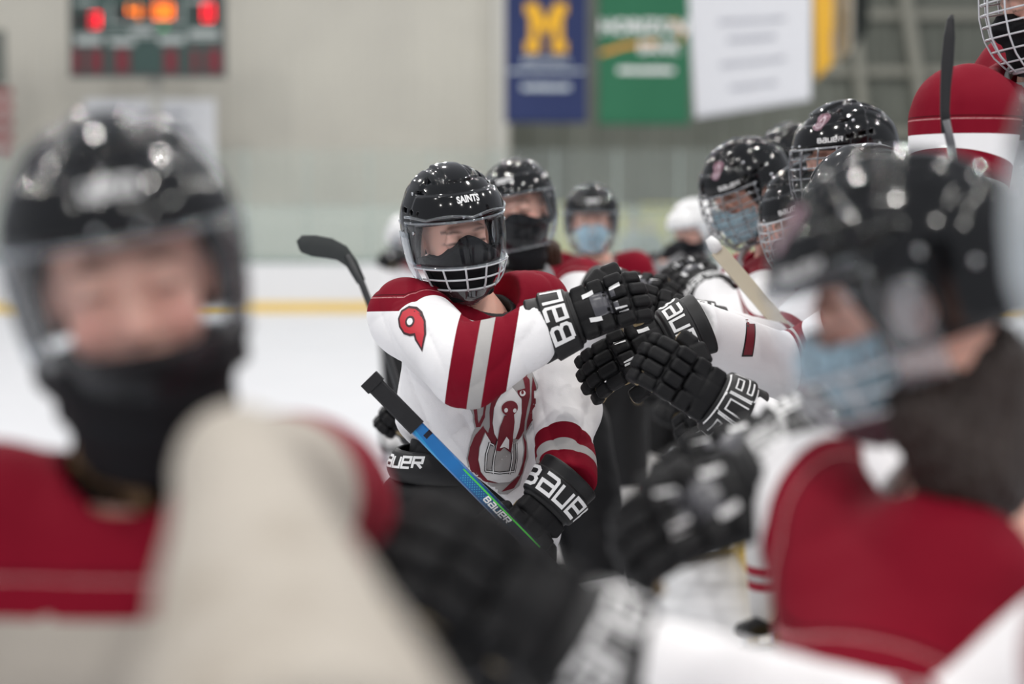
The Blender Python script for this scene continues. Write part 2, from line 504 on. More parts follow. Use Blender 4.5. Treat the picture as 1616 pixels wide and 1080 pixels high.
def tones(p, tan=0.0):
    c = np.tile(SKIN, (len(p), 1)) * (1 - tan)
    def blend(mask, col):
        nonlocal c
        c = c * (1 - mask[:, None]) + np.array(C3(col)[:3]) * mask[:, None]
    for sy in (-1, 1):
        blend(.5 * np.exp(-((np.linalg.norm(p - V3((.075, sy * .042, -.035)), axis=1)) / .026) ** 2), (196, 98, 88))
        q = p - V3((.09, sy * .034, .026)); blend(.9 * (np.exp(-(q[:, 2] + .15 * np.abs(q[:, 1])) ** 2 / .004 ** 2) * np.exp(-(q[:, 1] / .021) ** 4)) * (p[:, 0] > .06), (92, 62, 48))
        q = p - V3((.09, sy * .033, -.001 )); zz = q[:, 2] + 9 * q[:, 1] ** 2
        blend(.97 * np.exp(-(zz / .0030) ** 2) * np.exp(-(q[:, 1] / .016) ** 4) * (p[:, 0] > .06), (52, 36, 32))
    blend(.35 * np.exp(-((np.linalg.norm(p - V3((.112, 0, -.038)), axis=1)) / .015) ** 2), (200, 100, 90))
    lip = np.exp(-((p[:, 2] + .074) / .010) ** 4) * np.exp(-(p[:, 1] / .026) ** 4) * (p[:, 0] > .07)
    blend(.8 * lip, (165, 72, 72))
    return c
# ------------------------------------------------------------------ helmet
HCUT = ([-.16, -.10, -.06, .02, .052, .16], [-.048, -.052, -.05, -.048, .042, .052])
def f_helm(p):
    x, y, z = p[:, 0], p[:, 1], p[:, 2]; ay = np.abs(y)
    q = np.linalg.norm((p - V3((-.008, 0, .04))) / V3((.140, .114, .121)), axis=1)
    low = np.minimum(z - .04, 0)
    e = ell(p + np.stack([0 * x, 0 * x, -low * .55], 1), (-.008, 0, .04), (.140, .114, .121))
    dome = ss(z, .06, .10)
    dome2 = dome * (1 - ss(x, .03, .05) * (1 - ss(z, .134, .142)))
    off = .006 * ss(.030 - ay, -.003, .003) * dome2
    off += .004 * ss(ay, .042, .047) * ss(.082 - ay, -.004, .004) * dome2
    ph = np.arctan2(ay, x + .01)
    off += .006 * ss(z, .056, .060) * ss(.112 - z, -.003, .003) * ss(x, .035, .05)      # brow panel
    off += .005 * ss(x + .25 * (z - .04), -.002, .002)                                 # front shell over rear shell
    def slot(c, w): return ss(w - c, 0, .003)
    s1 = slot(np.abs(ay - .062), .006) * slot(np.abs(x - .055), .024) * dome2
    s2 = slot(np.abs(ay - .060), .006) * slot(np.abs(x + .06), .028) * dome
    s3 = slot(np.abs(z - .126 + .15 * (x - .04)), .007) * slot(np.abs(x - .055), .020) * ss(ay, .03, .04)
    s4 = slot(np.abs(z - .078 + .1 * (x - .03)), .006) * slot(np.abs(np.mod(x + .01, .034) - .017), .012) * slot(np.abs(x - .02), .05) * ss(ay, .06, .07)
    s6 = slot(np.abs(z - .118), .004) * slot(np.abs(x - .045), .018) * ss(ay, .075, .08); s4 = s4 + s6
    s5 = slot(np.abs(ay - .036), .0022) * dome2
    off -= .013 * np.clip(s1 + s2 + s4, 0, 1) + .004 * s5
    d = e - off
    cut = np.interp(x, HCUT[0], HCUT[1]).astype(np.float32)
    d = smax(d, (cut - z) * .6, .008)
    inner = ell(p + np.stack([0 * x, 0 * x, -low * .55], 1), (-.008, 0, .038), (.124, .099, .108))
    d = smax(d, -inner, .004)
    ear = np.linalg.norm((p - V3((-.012, 0, -.005))) * V3((1, 0, .75)), axis=1) - .024
    d = smax(d, -np.maximum(ear, .06 - ay), .005)
    return d * .85
_hm, _ = sdf_mesh('helmet', f_helm, (-.16, -.13, -.07), (.15, .13, .18), .0024, M_HELM, 1)
HELM = _hm; HELM_BVH = bvh_of(HELM)
AB = {'z': [-.15, -.13, -.09, -.05, 0, .055, .07], 'a': [.080, .112, .140, .152, .153, .143, .140], 'b': [.035, .062, .092, .108, .115, .1185, .1185]}
def shield(phi, z, o=0):
    a = np.interp(z, AB['z'], AB['a']) + o; b = np.interp(z, AB['z'], AB['b']) + o
    return Vector((a * math.cos(phi), b * math.sin(phi), z))
def arc(z, p0, p1, n=20, o=0, f=None):
    return [shield(p0 + (p1 - p0) * i / n, z if f is None else f(p0 + (p1 - p0) * i / n), o) for i in range(n + 1)]
def lin(a, b, n): return [a + (b - a) * i / n for i in range(n + 1)]
def make_visor(z0, z1, ph):
    b = MB(); b.grid(lambda u, v: shield(u, v), lin(-ph, ph, 36), lin(z0, z1, 12), .0025); return b.mesh('visor', M_CLEAR, True)
def make_hybrid():
    out = []
    out.append(('visor', make_visor(-.048, .052, R(84))))
    b = MB()
    b.tube(arc(.053, -R(84), R(84), 40), .0032, 8); b.tube(arc(-.050, -R(82), R(82), 40), .0042, 8)
    for s in (-1, 1):
        b.tube([shield(s * R(83), z) for z in lin(-.05, .053, 8)], .004, 8)
        b.grid(lambda u, v: shield(s * u, v, .001), lin(R(80), R(102), 6), lin(-.085, .03, 8), .003)
    # scalloped bumper between visor and helmet brow
    b.tube(arc(0, -R(80), R(80), 60, .002, lambda a: .060 + .007 * abs(math.sin(a * 3.6))), .0035, 8)
    b.tube(arc(-.104, -R(66), R(66), 34), .0036, 8)
    out.append(('visor_frame', b.mesh('visor_frame', M_CLEARS, True)))
    b = MB()
    b.tube(arc(-.078, -R(76), R(76), 34, .002), .0024, 8)
    b.tube(arc(-.052, -R(80), R(80), 34, .003), .0022, 8); b.tube(arc(-.103, -R(68), R(68), 34, .003), .0022, 8)
    for a in (-66, -42, -17, 8, 33, 58):
        b.tube([shield(R(a), z, .004) for z in lin(-.106, -.050, 8)], .0024, 8)
    out.append(('cage', b.mesh('cage', M_WIRE, True)))
    b = MB(); b.grid(lambda u, v: shield(u, v), lin(-R(66), R(66), 24), lin(-.148, -.104, 8), .0025)
    out.append(('chin_guard', b.mesh('chin_guard', clear_mat('smoky_chin_plastic', tint=(150, 155, 160), base=.12, top=.8, haze=.05), True)))
    return out
def make_cage(m):
    b = MB()
    for z in (.052, .028, .004, -.022, -.05, -.08, -.108, -.128): b.tube(arc(z, -R(84), R(84), 30), .0024 if z < .05 else .0034, 6)
    for a in (-80, -58, -38, -16, 16, 38, 58, 80): b.tube([shield(R(a), z, .003) for z in lin(-.132, .052, 14)], .0024, 6)
    b.tube(arc(-.134, -R(80), R(80), 24), .004, 8)
    return [('cage', b.mesh('cage', m, True))]
def make_shield():
    out = []
    b = MB(); b.grid(lambda u, v: shield(u, v), lin(-R(88), R(88), 36), lin(-.115, .052, 14), .0025)
    out.append(('visor', b.mesh('visor', M_CLEARB, True)))
    b = MB()
    for z in (.052, -.117): b.tube(arc(z, -R(88), R(88), 36), .003, 8)
    for s in (-1, 1):
        b.tube([shield(s * R(88), z) for z in lin(-.117, .052, 8)], .004, 8)
        b.grid(lambda u, v: shield(s * u, v, .001), lin(R(78), R(96), 5), lin(-.10, .03, 8), .003)
    out.append(('visor_frame', b.mesh('visor_frame', M_CLEARS, True)))
    return out
M_CLEARH = clear_mat('scuffed_shield_plastic', base=.03, top=.5, haze=.30)
FACES = {'hybrid': make_hybrid(), 'scuffed': [('visor', make_shield()[0][1].copy())] + make_shield()[1:], 'cage': make_cage(M_WIREDARK), 'white_cage': make_cage(M_WIRE), 'shield': make_shield()}
FACES['scuffed'][0][1].materials.clear(); FACES['scuffed'][0][1].materials.append(M_CLEARH)
def _fit():
    out = []
    def one(pts, r):
        b = MB(); b.tube(pts, r, 10); out.append(b.mesh('screw', M_STEEL, True))
    for s in (-1, 1):
        for (x, z) in ((.045, .03), (-.04, .05), (-.09, .02), (.02, .115)):
            h = HELM_BVH.ray_cast(Vector((x, s * .3, z)), Vector((0, -s, 0)), .4)
            if h[0] is not None: one([h[0] - Vector((0, s, 0)) * .002, h[0] + Vector((0, s, 0)) * .0022], .0045)
    for y in (-.02, .02):
        h = HELM_BVH.ray_cast(Vector((.3, y, .062)), Vector((-1, 0, 0)), .4)
        one([h[0] - Vector((.002, 0, 0)), h[0] + Vector((.003, 0, 0))], .0035)
    return out
SCREWS = _fit()
def _strap():
    b = MB()
    b.tube([(.03, .098, -.03), (.045, .075, -.09), (.055, .045, -.125), (.06, 0, -.138), (.055, -.045, -.125), (.045, -.075, -.09), (.03, -.098, -.03)], .006, 8, sq=.35)
    return b.mesh('chin_strap', M_GAITER, True)
STRAP = _strap()
# crest of the team: a dog's head with a small barrel, drawn as flat layers (units: metres, centred)
def crest_layers(sc):
    T = lambda pts: [((x - 440) * sc, (540 - y) * sc) for x, y in pts]
    M = lambda pts: [(880 - x, y) for x, y in pts]
    g = [(130, 240), (178, 330), (195, 440), (150, 555), (118, 680), (140, 800), (205, 905), (330, 985), (480, 990), (600, 930), (655, 830), (690, 700), (680, 600), (670, 520), (725, 430), (765, 280), (775, 110), (720, -30), (600, -110), (440, -140), (280, -110), (170, -20), (110, 110)]
    A = [(262, 418), (200, 490), (150, 590), (128, 680), (150, 770), (200, 830), (280, 876), (400, 898), (300, 862), (240, 792), (216, 700), (226, 600), (262, 500), (278, 470)]
    Bs = [(350, -40), (310, 60), (330, 150), (328, 230), (316, 320), (316, 430), (300, 480), (262, 430), (300, 530), (350, 590), (388, 548), (352, 480), (338, 400), (350, 300), (385, 220), (440, 140), (420, 20)]
    Ce = [(150, 60), (170, 235), (190, 330), (205, 432), (238, 428), (278, 350), (290, 200), (262, 60), (250, 150), (266, 240), (262, 330), (226, 400), (216, 330), (198, 235), (190, 100)]
    wface = [(440, 60), (410, 180), (356, 280), (340, 400), (354, 490), (386, 545), (560, 540), (590, 450), (606, 330), (600, 220), (520, 120)]
    bib = [(278, 480), (236, 580), (216, 690), (240, 790), (300, 862), (400, 893), (500, 890), (580, 850), (625, 750), (640, 640), (628, 520), (570, 575), (345, 595)]
    Ds = [(610, -20), (640, 130), (560, 145), (570, 190), (605, 210), (606, 330), (590, 450), (555, 545), (600, 550), (642, 480), (645, 400), (662, 300), (690, 200), (690, 60)]
    Er = [(730, 40), (712, 130), (706, 250), (668, 400), (664, 492), (722, 400), (746, 270), (760, 130)]
    Fr = [(638, 500), (652, 620), (640, 740), (590, 850), (500, 905), (420, 966), (540, 945), (640, 835), (668, 700), (670, 580)]
    top = [(200, 20), (300, -80), (440, -110), (580, -80), (680, 20), (640, 60), (560, -10), (440, -30), (320, -10), (240, 60)]
    nose = [(445, 345), (400, 440), (376, 540), (362, 622), (402, 632), (440, 600), (470, 625), (512, 652), (528, 560), (536, 400), (528, 335)]
    tong = [(460, 516), (425, 562), (395, 606), (440, 598), (486, 622), (486, 545)]
    barrel = [(308, 560), (288, 690), (290, 785), (400, 808), (545, 798), (572, 700), (578, 585), (520, 580), (350, 585)]
    lines = []
    for l in ([(312, 552), (283, 650), (284, 792)], [(378, 545), (350, 680), (350, 815)], [(530, 562), (524, 700), (494, 826)], [(576, 580), (568, 700), (540, 818)], [(286, 790), (400, 810), (545, 805)], [(308, 560), (345, 580)]):
        lines.append(l)
    rib = lambda w: [[(q.x, q.y) for q in quad] for l in lines for quad in ribbon([(a[0] , a[1]) for a in l], w)]
    tr = lambda *ps: [t for p in ps for t in polytris(T(p))]
    return [(tr(g), 2), (tr(A, Bs, Ce, Ds, Er, Fr, top), 1), (tr(wface, bib), 0), (tr(barrel), 2), ([T(q) for q in rib(22)], 3), ([T(q) for q in rib(9)], 0), (tr(circ(490, 285, 72, 62), nose), 1),
            (tr(circ(455, 300, 15, 19), circ(532, 305, 16, 18), tong, circ(605, 168, 30, 24)), 0), (tr(circ(603, 160, 13, 16)), 1)]
CREST_M = [M_PRINT, M_MAROON, M_GREYPRINT, M_BLACKPRINT]
PINKM = [M_PINK, mat('plum_print', (96, 44, 62), .5), mat('mauve_print', (150, 118, 132), .5), mat('dark_line_print', (50, 44, 52), .5)]
# stickers in helmet space: they are made once and shared
def sticker_saints(parent):
    tr = font_mesh('SAINTS', .020, .0009)
    return lay('front_lettering', [([[(a.x * .82, a.y * 1.15) for a in t] for t in tr], 0)], [M_PRINT], flat_map(HELM_BVH, (.1, 0, .088), (0, 1, 0), (-.45, 0, 1)), .005, parent, False, base=.0010)
def sticker_crest(parent, side=1):
    o = Vector((.085, side * .050, .110))
    n = Vector((.72, side * .38, .58)).normalized(); ex = Vector((0, 0, 1)).cross(n).normalized(); ey = n.cross(ex)
    return lay('crest_sticker', crest_layers(.060 / 1130), PINKM, flat_map(HELM_BVH, o, ex, ey), .005, parent, False, base=.0010, lift=.0003)
def sticker_bauer(parent, side=1):
    o = Vector((.085, side * .085, .072)); n = Vector((.62, side * .78, 0)).normalized(); ex = Vector((0, 0, 1)).cross(n)
    return lay('side_lettering', [(strokes('Bauer', .0105, .0027), 0)], [M_PRINT], flat_map(HELM_BVH, o, ex, (0, 0, 1)), .006, parent, False, base=.0008)

def helmet(parent, H, face, stickers=()):
    h = put('helmet', HELM, parent, H)
    def sub(name, me):
        o = bpy.data.objects.new(name, me); COL.objects.link(o); o.parent = h; return o
    for n, me in FACES[face]: sub(n, me)
    [sub('screw', m_) for m_ in SCREWS]; sub('chin_strap', STRAP)
    for s in stickers: s(h)
    return h
def headM(u, v, d, yaw=0, pitch=0, roll=0, at=None):
    B = Matrix(((0, 1, 0), (-1, 0, 0), (0, 0, 1)))
    M = Matrix.Rotation(R(yaw), 3, 'Z') @ B @ Matrix.Rotation(R(pitch), 3, 'Y') @ Matrix.Rotation(R(roll), 3, 'X')
    return mat4(M, at if at is not None else P(u, v, d))

# ------------------------------------------------------------------ gloves (local: x fingers, z back of hand, y thumb side)
def glove_parts(curl, thumbout=0.0, h=.0024):
    segs = []
    a1, a2, a3 = {'fist': (38, 118, 190), 'half': (22, 70, 125), 'open': (12, 35, 60), 'grip': (45, 120, 185)}[curl]
    for i, (yb, sc) in enumerate(((-.045, .88), (-.0155, .98), (.0145, 1.03), (.044, .98))):
        p = np.array([.078 + .004 * (1 - abs(i - 1.6)), yb, .008 - .004 * abs(i - 1.5)]); 
        for L, a, r in ((.044 * sc, a1 + 3 * i, .0155), (.034 * sc, a2 + 4 * i, .0148), (.030 * sc, a3 + 3 * i, .0138)):
            d = np.array([math.cos(R(a)), 0, -math.sin(R(a))]); z = np.array([math.sin(R(a)), 0, math.cos(R(a))])
            q = p + d * L
            segs.append(((p + q) / 2, (L / 2 + .001, .0142 * (.92 + .08 * sc), r), np.stack([d, [0, 1, 0], z], 1).astype(np.float32))); p = q
    t0 = np.array([.005, .052, -.018]); td = np.array([.72, .52 + thumbout, -.25]); td /= np.linalg.norm(td)
    t1 = t0 + td * .045; td2 = np.array([.95, .10 + thumbout, -.35]); td2 /= np.linalg.norm(td2); t2 = t1 + td2 * .038
    def bx(p, a, b, w, th):
        a = np.array(a); b = np.array(b); d = (b - a) / np.linalg.norm(b - a); y = np.cross([0, 0, 1], d); y /= np.linalg.norm(y); z = np.cross(d, y)
        return rbox(p, (a + b) / 2, (np.linalg.norm(b - a) / 2 + .003, w, th), .010, np.stack([d, y, z], 1).astype(np.float32))
    def f(p):
        d = rbox(p, (.025, 0, -.004), (.060, .056, .020), .016)
        # padded rolls across the back of the hand, with creases between
        for j, (x0, x1) in enumerate(((-.038, -.004), (.000, .034), (.038, .078))):
            ys = ((-.060, -.022), (-.020, .020), (.022, .058)) if j < 2 else ((-.060, -.032), (-.030, -.002), (.0, .028), (.030, .058))
            for (y0, y1) in ys:
                zc = .017 - 2.2 * ((y0 + y1) / 2) ** 2
                d = smin(d, rbox(p, ((x0 + x1) / 2, (y0 + y1) / 2, zc), ((x1 - x0) / 2, (y1 - y0) / 2, .017), .008), .002)
        for c, hh, M in segs: d = smin(d, rbox(p, c, hh, .009, M), .0015)
        d = smin(d, bx(p, t0, t1, .021, .019), .004); d = smin(d, bx(p, t1, t2, .018, .016), .002)
        # wrist
        q = p * V3((1, 1, 1.35))
        d = smin(d, rcone(q, (-.10, 0, 0), (-.02, 0, 0), .046, .050) * .75, .012)
        return d
    def fp(p):                                 # tan palm: a thinner layer under the hand and inside the fingers
        d = rbox(p, (.03, .004, -.022), (.056, .050, .010), .009)
        for c, hh, M in segs:
            z = M[:, 2]
            d = np.minimum(d, rbox(p, c - z * .0085, (hh[0], hh[1] * .86, .009), .006, M))
        d = smin(d, bx(p, t0 + np.array([.002, 0, -.011]), t1 + np.array([0, 0, -.010]), .017, .013), .004)
        d = smin(d, bx(p, t1 + np.array([0, .0, -.009]), t2 + np.array([0, 0, -.008]), .014, .012), .004)
        return d
    def fc(p):                                 # cuff: flaring, split into an outer roll and an inner sleeve
        x = p[:, 0]; t = np.clip((-.045 - x) / .10, 0, 1)
        ry = .061 + .016 * t; rz = .045 + .013 * t
        rr = np.sqrt((p[:, 1] / ry) ** 2 + (p[:, 2] / rz) ** 2) + 1e-6
        d = (rr - 1) * .050
        roll = .006 * ss(x, -.112, -.106) * ss(-.046 - x, 0, .006)
        d = d - roll
        d = np.maximum(d, -(d + .012 + roll)) if False else smax(d, -((rr - .80) * .05), .004)
        d = smax(d, np.maximum(-.142 - x, x + .038), .008)
        g = np.abs(np.abs(p[:, 1]) - .052) - .003
        d = smax(d, -np.maximum(np.maximum(g, -p[:, 2]), .0), .003) if False else d
        return d * .9
    a, _ = sdf_mesh('glove', f, (-.12, -.08, -.11), (.19, .16, .05), h, M_GLOVE)
    b, _ = sdf_mesh('palm', fp, (-.04, -.075, -.11), (.19, .16, .03), h, M_PALM)
    c, _ = sdf_mesh('cuff', fc, (-.16, -.10, -.08), (-.02, .10, .08), h, M_GLOVE2)
    return a, b, c
def mirror(me):
    m = me.copy(); m.transform(Matrix.Scale(-1, 4, (0, 1, 0))); m.flip_normals(); m.update(); return m
GLOVES = {}
def get_glove(curl, left):
    if (curl, False) not in GLOVES: GLOVES[(curl, False)] = glove_parts(curl)
    if left and (curl, True) not in GLOVES: GLOVES[(curl, True)] = tuple(mirror(m) for m in GLOVES[(curl, False)])
    return GLOVES[(curl, left)]
CUFF_BVH = {}
def glove(parent, G, curl='fist', left=False, text='Bauer', tsign=-1, marks=True, grey=True, outline=False, u0=0, th=.036, name='glove'):
    a, b, c = get_glove(curl, left)
    g = put('glove', a, parent, G)
    def sub(n, me):
        o = bpy.data.objects.new(n, me); COL.objects.link(o); o.parent = g; return o
    sub('palm', b)
    cu = sub('cuff', c)
    key = (curl, left)
    if key not in CUFF_BVH: CUFF_BVH[key] = (bvh_of(c), bvh_of(a))
    cb, gb = CUFF_BVH[key]
    if text:
        # reading direction round the cuff; tsign=1 puts letter tops towards the fingers
        base = cyl_map(cb, (-.080, 0, 0), (tsign, 0, 0), (0, 0, 1), .066)
        mp = lambda u, v: base(u + u0, v)
        st = strokes(text, th, th * .20, gap=.36)
        if outline:
            s2 = strokes(text, th, th * .34, gap=.36); s3 = strokes(text, th, th * .20, gap=.36); s4 = strokes(text, th, th * .10, gap=.36)
            L = [(s2, 0), (s3, 1)]
        else: L = [(st, 0)]
        lay('cuff_lettering', L, [M_PRINT, M_BLACKPRINT], mp, .008, g, False)
    if marks:
        fm = flat_map(gb, (.02, 0, .03), (1, 0, 0), (0, 1, 0))
        par = lambda x, y, s, k: [(x, y), (x + .026, y + k), (x + .026, y + k + .010 * s), (x, y + .010 * s)]
        L = []
        if grey: L += [([[(-.022, -.026), (.034, -.026), (.034, .026), (-.022, .026)]], 1)]
        L += [([par(.024, .020, 1, .003), par(-.036, .022, 1, .004), par(.024, -.030, 1, -.003), par(-.036, -.032, 1, -.004)], 0)]
        lay('back_print', L, [M_PRINT, M_GREYPAD], fm, .006, g, False)
    return g

# ------------------------------------------------------------------ players
def folds(p, amp, seed=0, sc=1.0):
    rs = np.random.RandomState(seed + 7); d = np.zeros(len(p), np.float32)
    q = p * sc
    for i in range(5):
        k = rs.normal(size=3); k /= np.linalg.norm(k); k2 = rs.normal(size=3) * 5
        fr = (18, 25, 34, 12, 46)[i]; a = (1, .8, .5, 1.1, .3)[i]
        w = np.sin(q @ V3(k2) + i) * 1.3
        sgn = np.sin(q @ V3(k * fr) + w + rs.rand() * 6)
        d += a * (1 - 2 * np.sqrt(np.abs(sgn))) * (.5 + .5 * np.sin(q @ V3(rs.normal(size=3) * 4) + i))
    return d * amp * .35
JM = jersey_mat('white_maroon_jersey')
JM_STAIN = jersey_mat('scuffed_cream_jersey', white=(172, 165, 155), stains=True)
JM_DARK = mat('black_warmup_jersey', (22, 22, 26), .8)
def sock_mat():
    m = bpy.data.materials.new('striped_sock_knit'); m.use_nodes = True; t = NT(m); b = m.node_tree.nodes['Principled BSDF']
    s = t.attr('s')
    rb = t.m('MAXIMUM', t.band(s, .20, .235), t.band(s, .26, .295))
    col = t.mix(rb, C3((214, 212, 210)), C3((150, 22, 44))); col = t.mix(t.band(s, .235, .26), col, C3((180, 178, 176)))
    t.l.new(col, b.inputs['Base Color']); b.inputs['Roughness'].default_value = .85
    t.l.new(t.bump(t.noise(500, 1), .3, .002), b.inputs['Normal']); return m
M_SOCK = sock_mat()
def _skate():
    def f(p):
        d = rcone(p, (-.05, 0, .13), (-.04, 0, .27), .048, .055)
        d = smin(d, rcone(p * V3((1, 1, 1)), (-.06, 0, .115), (.12, 0, .10), .044, .040), .03)
        return smax(d, .075 - p[:, 2], .01)
    a, _ = sdf_mesh('skate', f, (-.14, -.09, .05), (.2, .09, .34), .010, mat('skate_black', (20, 20, 22), .4))
    b = MB(); b.box((.01, 0, .012), (.15, .0018, .012)); b.box((.01, 0, .028), (.145, .004, .008))
    b.box((-.075, 0, .055), (.035, .012, .027)); b.box((.085, 0, .052), (.035, .012, .024))
    return a, b.mesh('blade', M_STEEL)
SKATE = _skate()
def player(label, root, yaw, H, hip, chest, neck, SR, SL, ER, EL, WR, WL, h=.008, hf=None, seed=0, face='cage', stickers=(), maskstyle='blue',
           jm=None, feet=None, fold=.006, collar=None, soff=(0.0, 0.0), yoke=.05, hair=None, legs=True, width=.2, sleeve=(.088, .080, .060), group=None, tan=0.0,
           hem=None, hemtilt=0, sleeveL=None, ptop=.13, flare=1.0, sfun=None, yokef=None, headless=False, pants_print=None, depthk=.66):
    root = Vector(root); root.z = 0
    T = thing('person', label, 'person', root, group)
    Mh = H
    hip, chest, neck, SR, SL = map(Vector, (hip, chest, neck, SR, SL))
    up = (neck - hip).normalized()
    left = Matrix.Rotation(R(yaw), 3, 'Z') @ Vector((1, 0, 0)); left = (left - up * left.dot(up)).normalized()
    fw = left.cross(up)
    Mt = mat4(Matrix((fw, left, up)).transposed(), chest)
    hl = (hip - chest).length; nl = (neck - chest).length
    # --- body: head, neck and upper chest as one surface
    nb = Mh @ Vector((-.03, 0, -.06))
    def fb(p):
        d = f_head(loc(p, Mh)); d = smin(d, rcone(p, nb, neck - up * .03, .054, .060), .02)
        return smin(d, rcone(p, neck - up * .06, chest, .085, .11), .03)
    pts = [Mh.translation, neck, chest]; lo = np.min([list(q) for q in pts], 0) - .17; hi = np.max([list(q) for q in pts], 0) + .17
    hh = hf or max(h * .6, .004)
    if not headless:
        me, vs = sdf_mesh('body', fb, lo, hi, hh, M_SKIN)
        tn = tones(loc(vs, Mh), tan); a = me.attributes.new('tone', 'FLOAT_COLOR', 'POINT')
        a.data.foreach_set('color', np.concatenate([tn, np.ones((len(tn), 1))], 1).astype(np.float32).ravel())
        put('body', me, T)
        helmet(T, Mh, face, stickers)
        if maskstyle:
            Hm = Mh
            if maskstyle == 'blue':
                def fm(p):
                    q = loc(p, Hm); d = np.abs(f_head(q) - .007 - .012 * ss(q[:, 0], .07, .11)) - .0015
                    z1 = -.018 + .02 * ss(q[:, 0], .09, .115); 
                    return smax(smax(d, q[:, 2] - z1, .002), np.maximum(-.118 - q[:, 2], .028 - q[:, 0]), .002)
                mm = M_BLUEMASK
            else:
                ztop = {'gaiter': -.034, 'low': -.060, 'peak': -.032}[maskstyle]; pk = {'gaiter': .034, 'low': 0, 'peak': .050}[maskstyle]; gr = {'gaiter': .0, 'low': .020, 'peak': .004}[maskstyle]
                def fm(p):
                    q = loc(p, Hm); d = f_head(q) - .009 - gr - .010 * ss(q[:, 0], .06, .1)
                    d = smin(d, rcone(q, (.03, 0, -.05), (.035, 0, -.125), .068 + gr, .058 + gr), .03)
                    d = (smax(d, -.135 - q[:, 2] + .3 * (q[:, 0] < .0), .01) if maskstyle == 'peak' else smin(d, rcone(p, nb, neck + up * .005, .062 + gr, .066), .04)) - .002 * np.sin(q[:, 2] * 160 + q[:, 1] * 40)
                    z1 = ztop + pk * np.clip(1.12 - np.sqrt(q[:, 1] ** 2 + .012 ** 2) / .062, 0, 1) - .12 * np.minimum(q[:, 0], .02) * 0
                    d = smax(d, q[:, 2] - z1, .003)
                    return smax(d, -((p - V3(neck)) @ V3(up) + .0), .004)
                mm = M_GAITER
            lo2 = np.minimum(np.array(Mh.translation) - .2, np.array(neck) - .1); hi2 = np.array(Mh.translation) + .16
            me, _ = sdf_mesh('face_mask', fm, lo2, hi2, max(hh * .8, .004), mm); put('face_mask', me, T)
    # --- jersey
    arms = [[SR, ER, WR], [SL, EL, WL]]; arms = [[Vector(q) for q in a] for a in arms]
    SLV = [sleeve, sleeveL or sleeve]
    hz = -(hl + .03) if hem is None else hem
    def parts(p):
        q = loc(p, Mt); q2 = q * V3((1 / depthk, 1, 1))
        d = rcone(q2, (0, 0, -hl - .08), (0, 0, -.02), width * flare, width * 1.02) * (depthk + .06)
        lr = loc(np.array([list(SR), list(SL)], np.float32), Mt)
        d = smin(d, rcone(q, lr[0] + V3((0, .05, -.01)), lr[1] + V3((0, -.05, -.01)), .072, .072), .07)
        d = smin(d, rcone(q, (0, 0, 0), (0, 0, nl - .02), .12, .062), .05)
        ad = []
        for (S, E, W), (r0, r1, r2) in zip(arms, SLV):
            a = rcone(p, S, E, r0, r1); b = rcone(p, E, W, r1, r2); ad.append(smin(a, b, .03))
        return q, d, ad
    def fj(p):
        q, d, ad = parts(p)
        for a, (S, E, W) in zip(ad, arms):
            w = np.clip(np.linalg.norm(p - V3(S), axis=1) / .22, 0, 1)
            k = .06 * (1 - w) + .008
            hx = np.maximum(k - np.abs(a - d), 0) / k
            d = np.minimum(a, d) - hx * hx * k * .25
        d = d + folds(p, fold, seed)
        d = smax(d, (hz + hemtilt * q[:, 1] - q[:, 2]), .008)
        d = smax(d, -(np.linalg.norm((q - V3((.02, 0, nl + .03))) * V3((.9, 1, .8)), axis=1) - .078), .008)
        for S, E, W in arms:
            n = (W - E).normalized(); pl = (p - V3(W)) @ V3(n)
            near = np.linalg.norm(p - V3(W), axis=1) - .13
            d = smax(d, np.minimum(pl, -near), .006)
        return d
    allp = [list(q) for a in arms for q in a] + [list(hip), list(chest), list(neck)]
    lo = np.min(allp, 0) - .24; hi = np.max(allp, 0) + .16
    me, vs = sdf_mesh('jersey', fj, lo, hi, h, jm or JM, 1)
    q, dt, ad = parts(vs)
    s = np.zeros(len(vs)); which = (ad[1] < ad[0])
    tarm = np.zeros(len(vs))
    for k, (S, E, W) in enumerate(arms):
        r0, r1, r2 = SLV[k]; L1 = (E - S).length; u1 = V3((E - S).normalized()); u2 = V3((W - E).normalized())
        t1 = (vs - V3(E)) @ u1; t2 = (vs - V3(E)) @ u2
        da = rcone(vs, S, E, r0, r1); db = rcone(vs, E, W, r1, r2)
        wgt = ss(da - db, -.03, .03)
        sk = t1 * (1 - wgt) + t2 * wgt + soff[k]
        s = np.where(which == bool(k), sk, s)
        tarm = np.where(which == bool(k), (vs - V3(S)) @ u1 * ss(dt - ad[k], -.04, .02), tarm)
    if sfun is not None: s = np.where(~which, sfun(vs), s)
    set_attr(me, 's', s)
    set_attr(me, 'm', dt - np.minimum(ad[0], ad[1]) + .004)
    srz = float(np.array(loc(np.array([list((SR + SL) / 2)], np.float32), Mt))[0][2])
    if yokef: yk = yokef(vs, q, srz, tarm)
    else:
        dS = np.minimum(np.linalg.norm(vs - V3(SR), axis=1), np.linalg.norm(vs - V3(SL), axis=1))
        yk = np.minimum(q[:, 2] - (srz - yoke) - .25 * np.maximum(np.abs(q[:, 1]) - .17, 0), .075 - tarm)
    set_attr(me, 'yk', yk); set_attr(me, 'hem', q[:, 2])
    J = put('jersey', me, T)
    # --- collar
    cm = collar or M_COLLAR
    def fcol(p):
        q = loc(p, Mt); c = q - V3((.018, 0, nl - .008)); tilt = c[:, 2] + .35 * np.maximum(c[:, 0], -.03)
        rr = np.sqrt((c[:, 0] / 1.05) ** 2 + c[:, 1] ** 2) - .079
        return (np.sqrt((rr + .5 * tilt) ** 2 + (tilt * .55) ** 2) - .0125) * .8
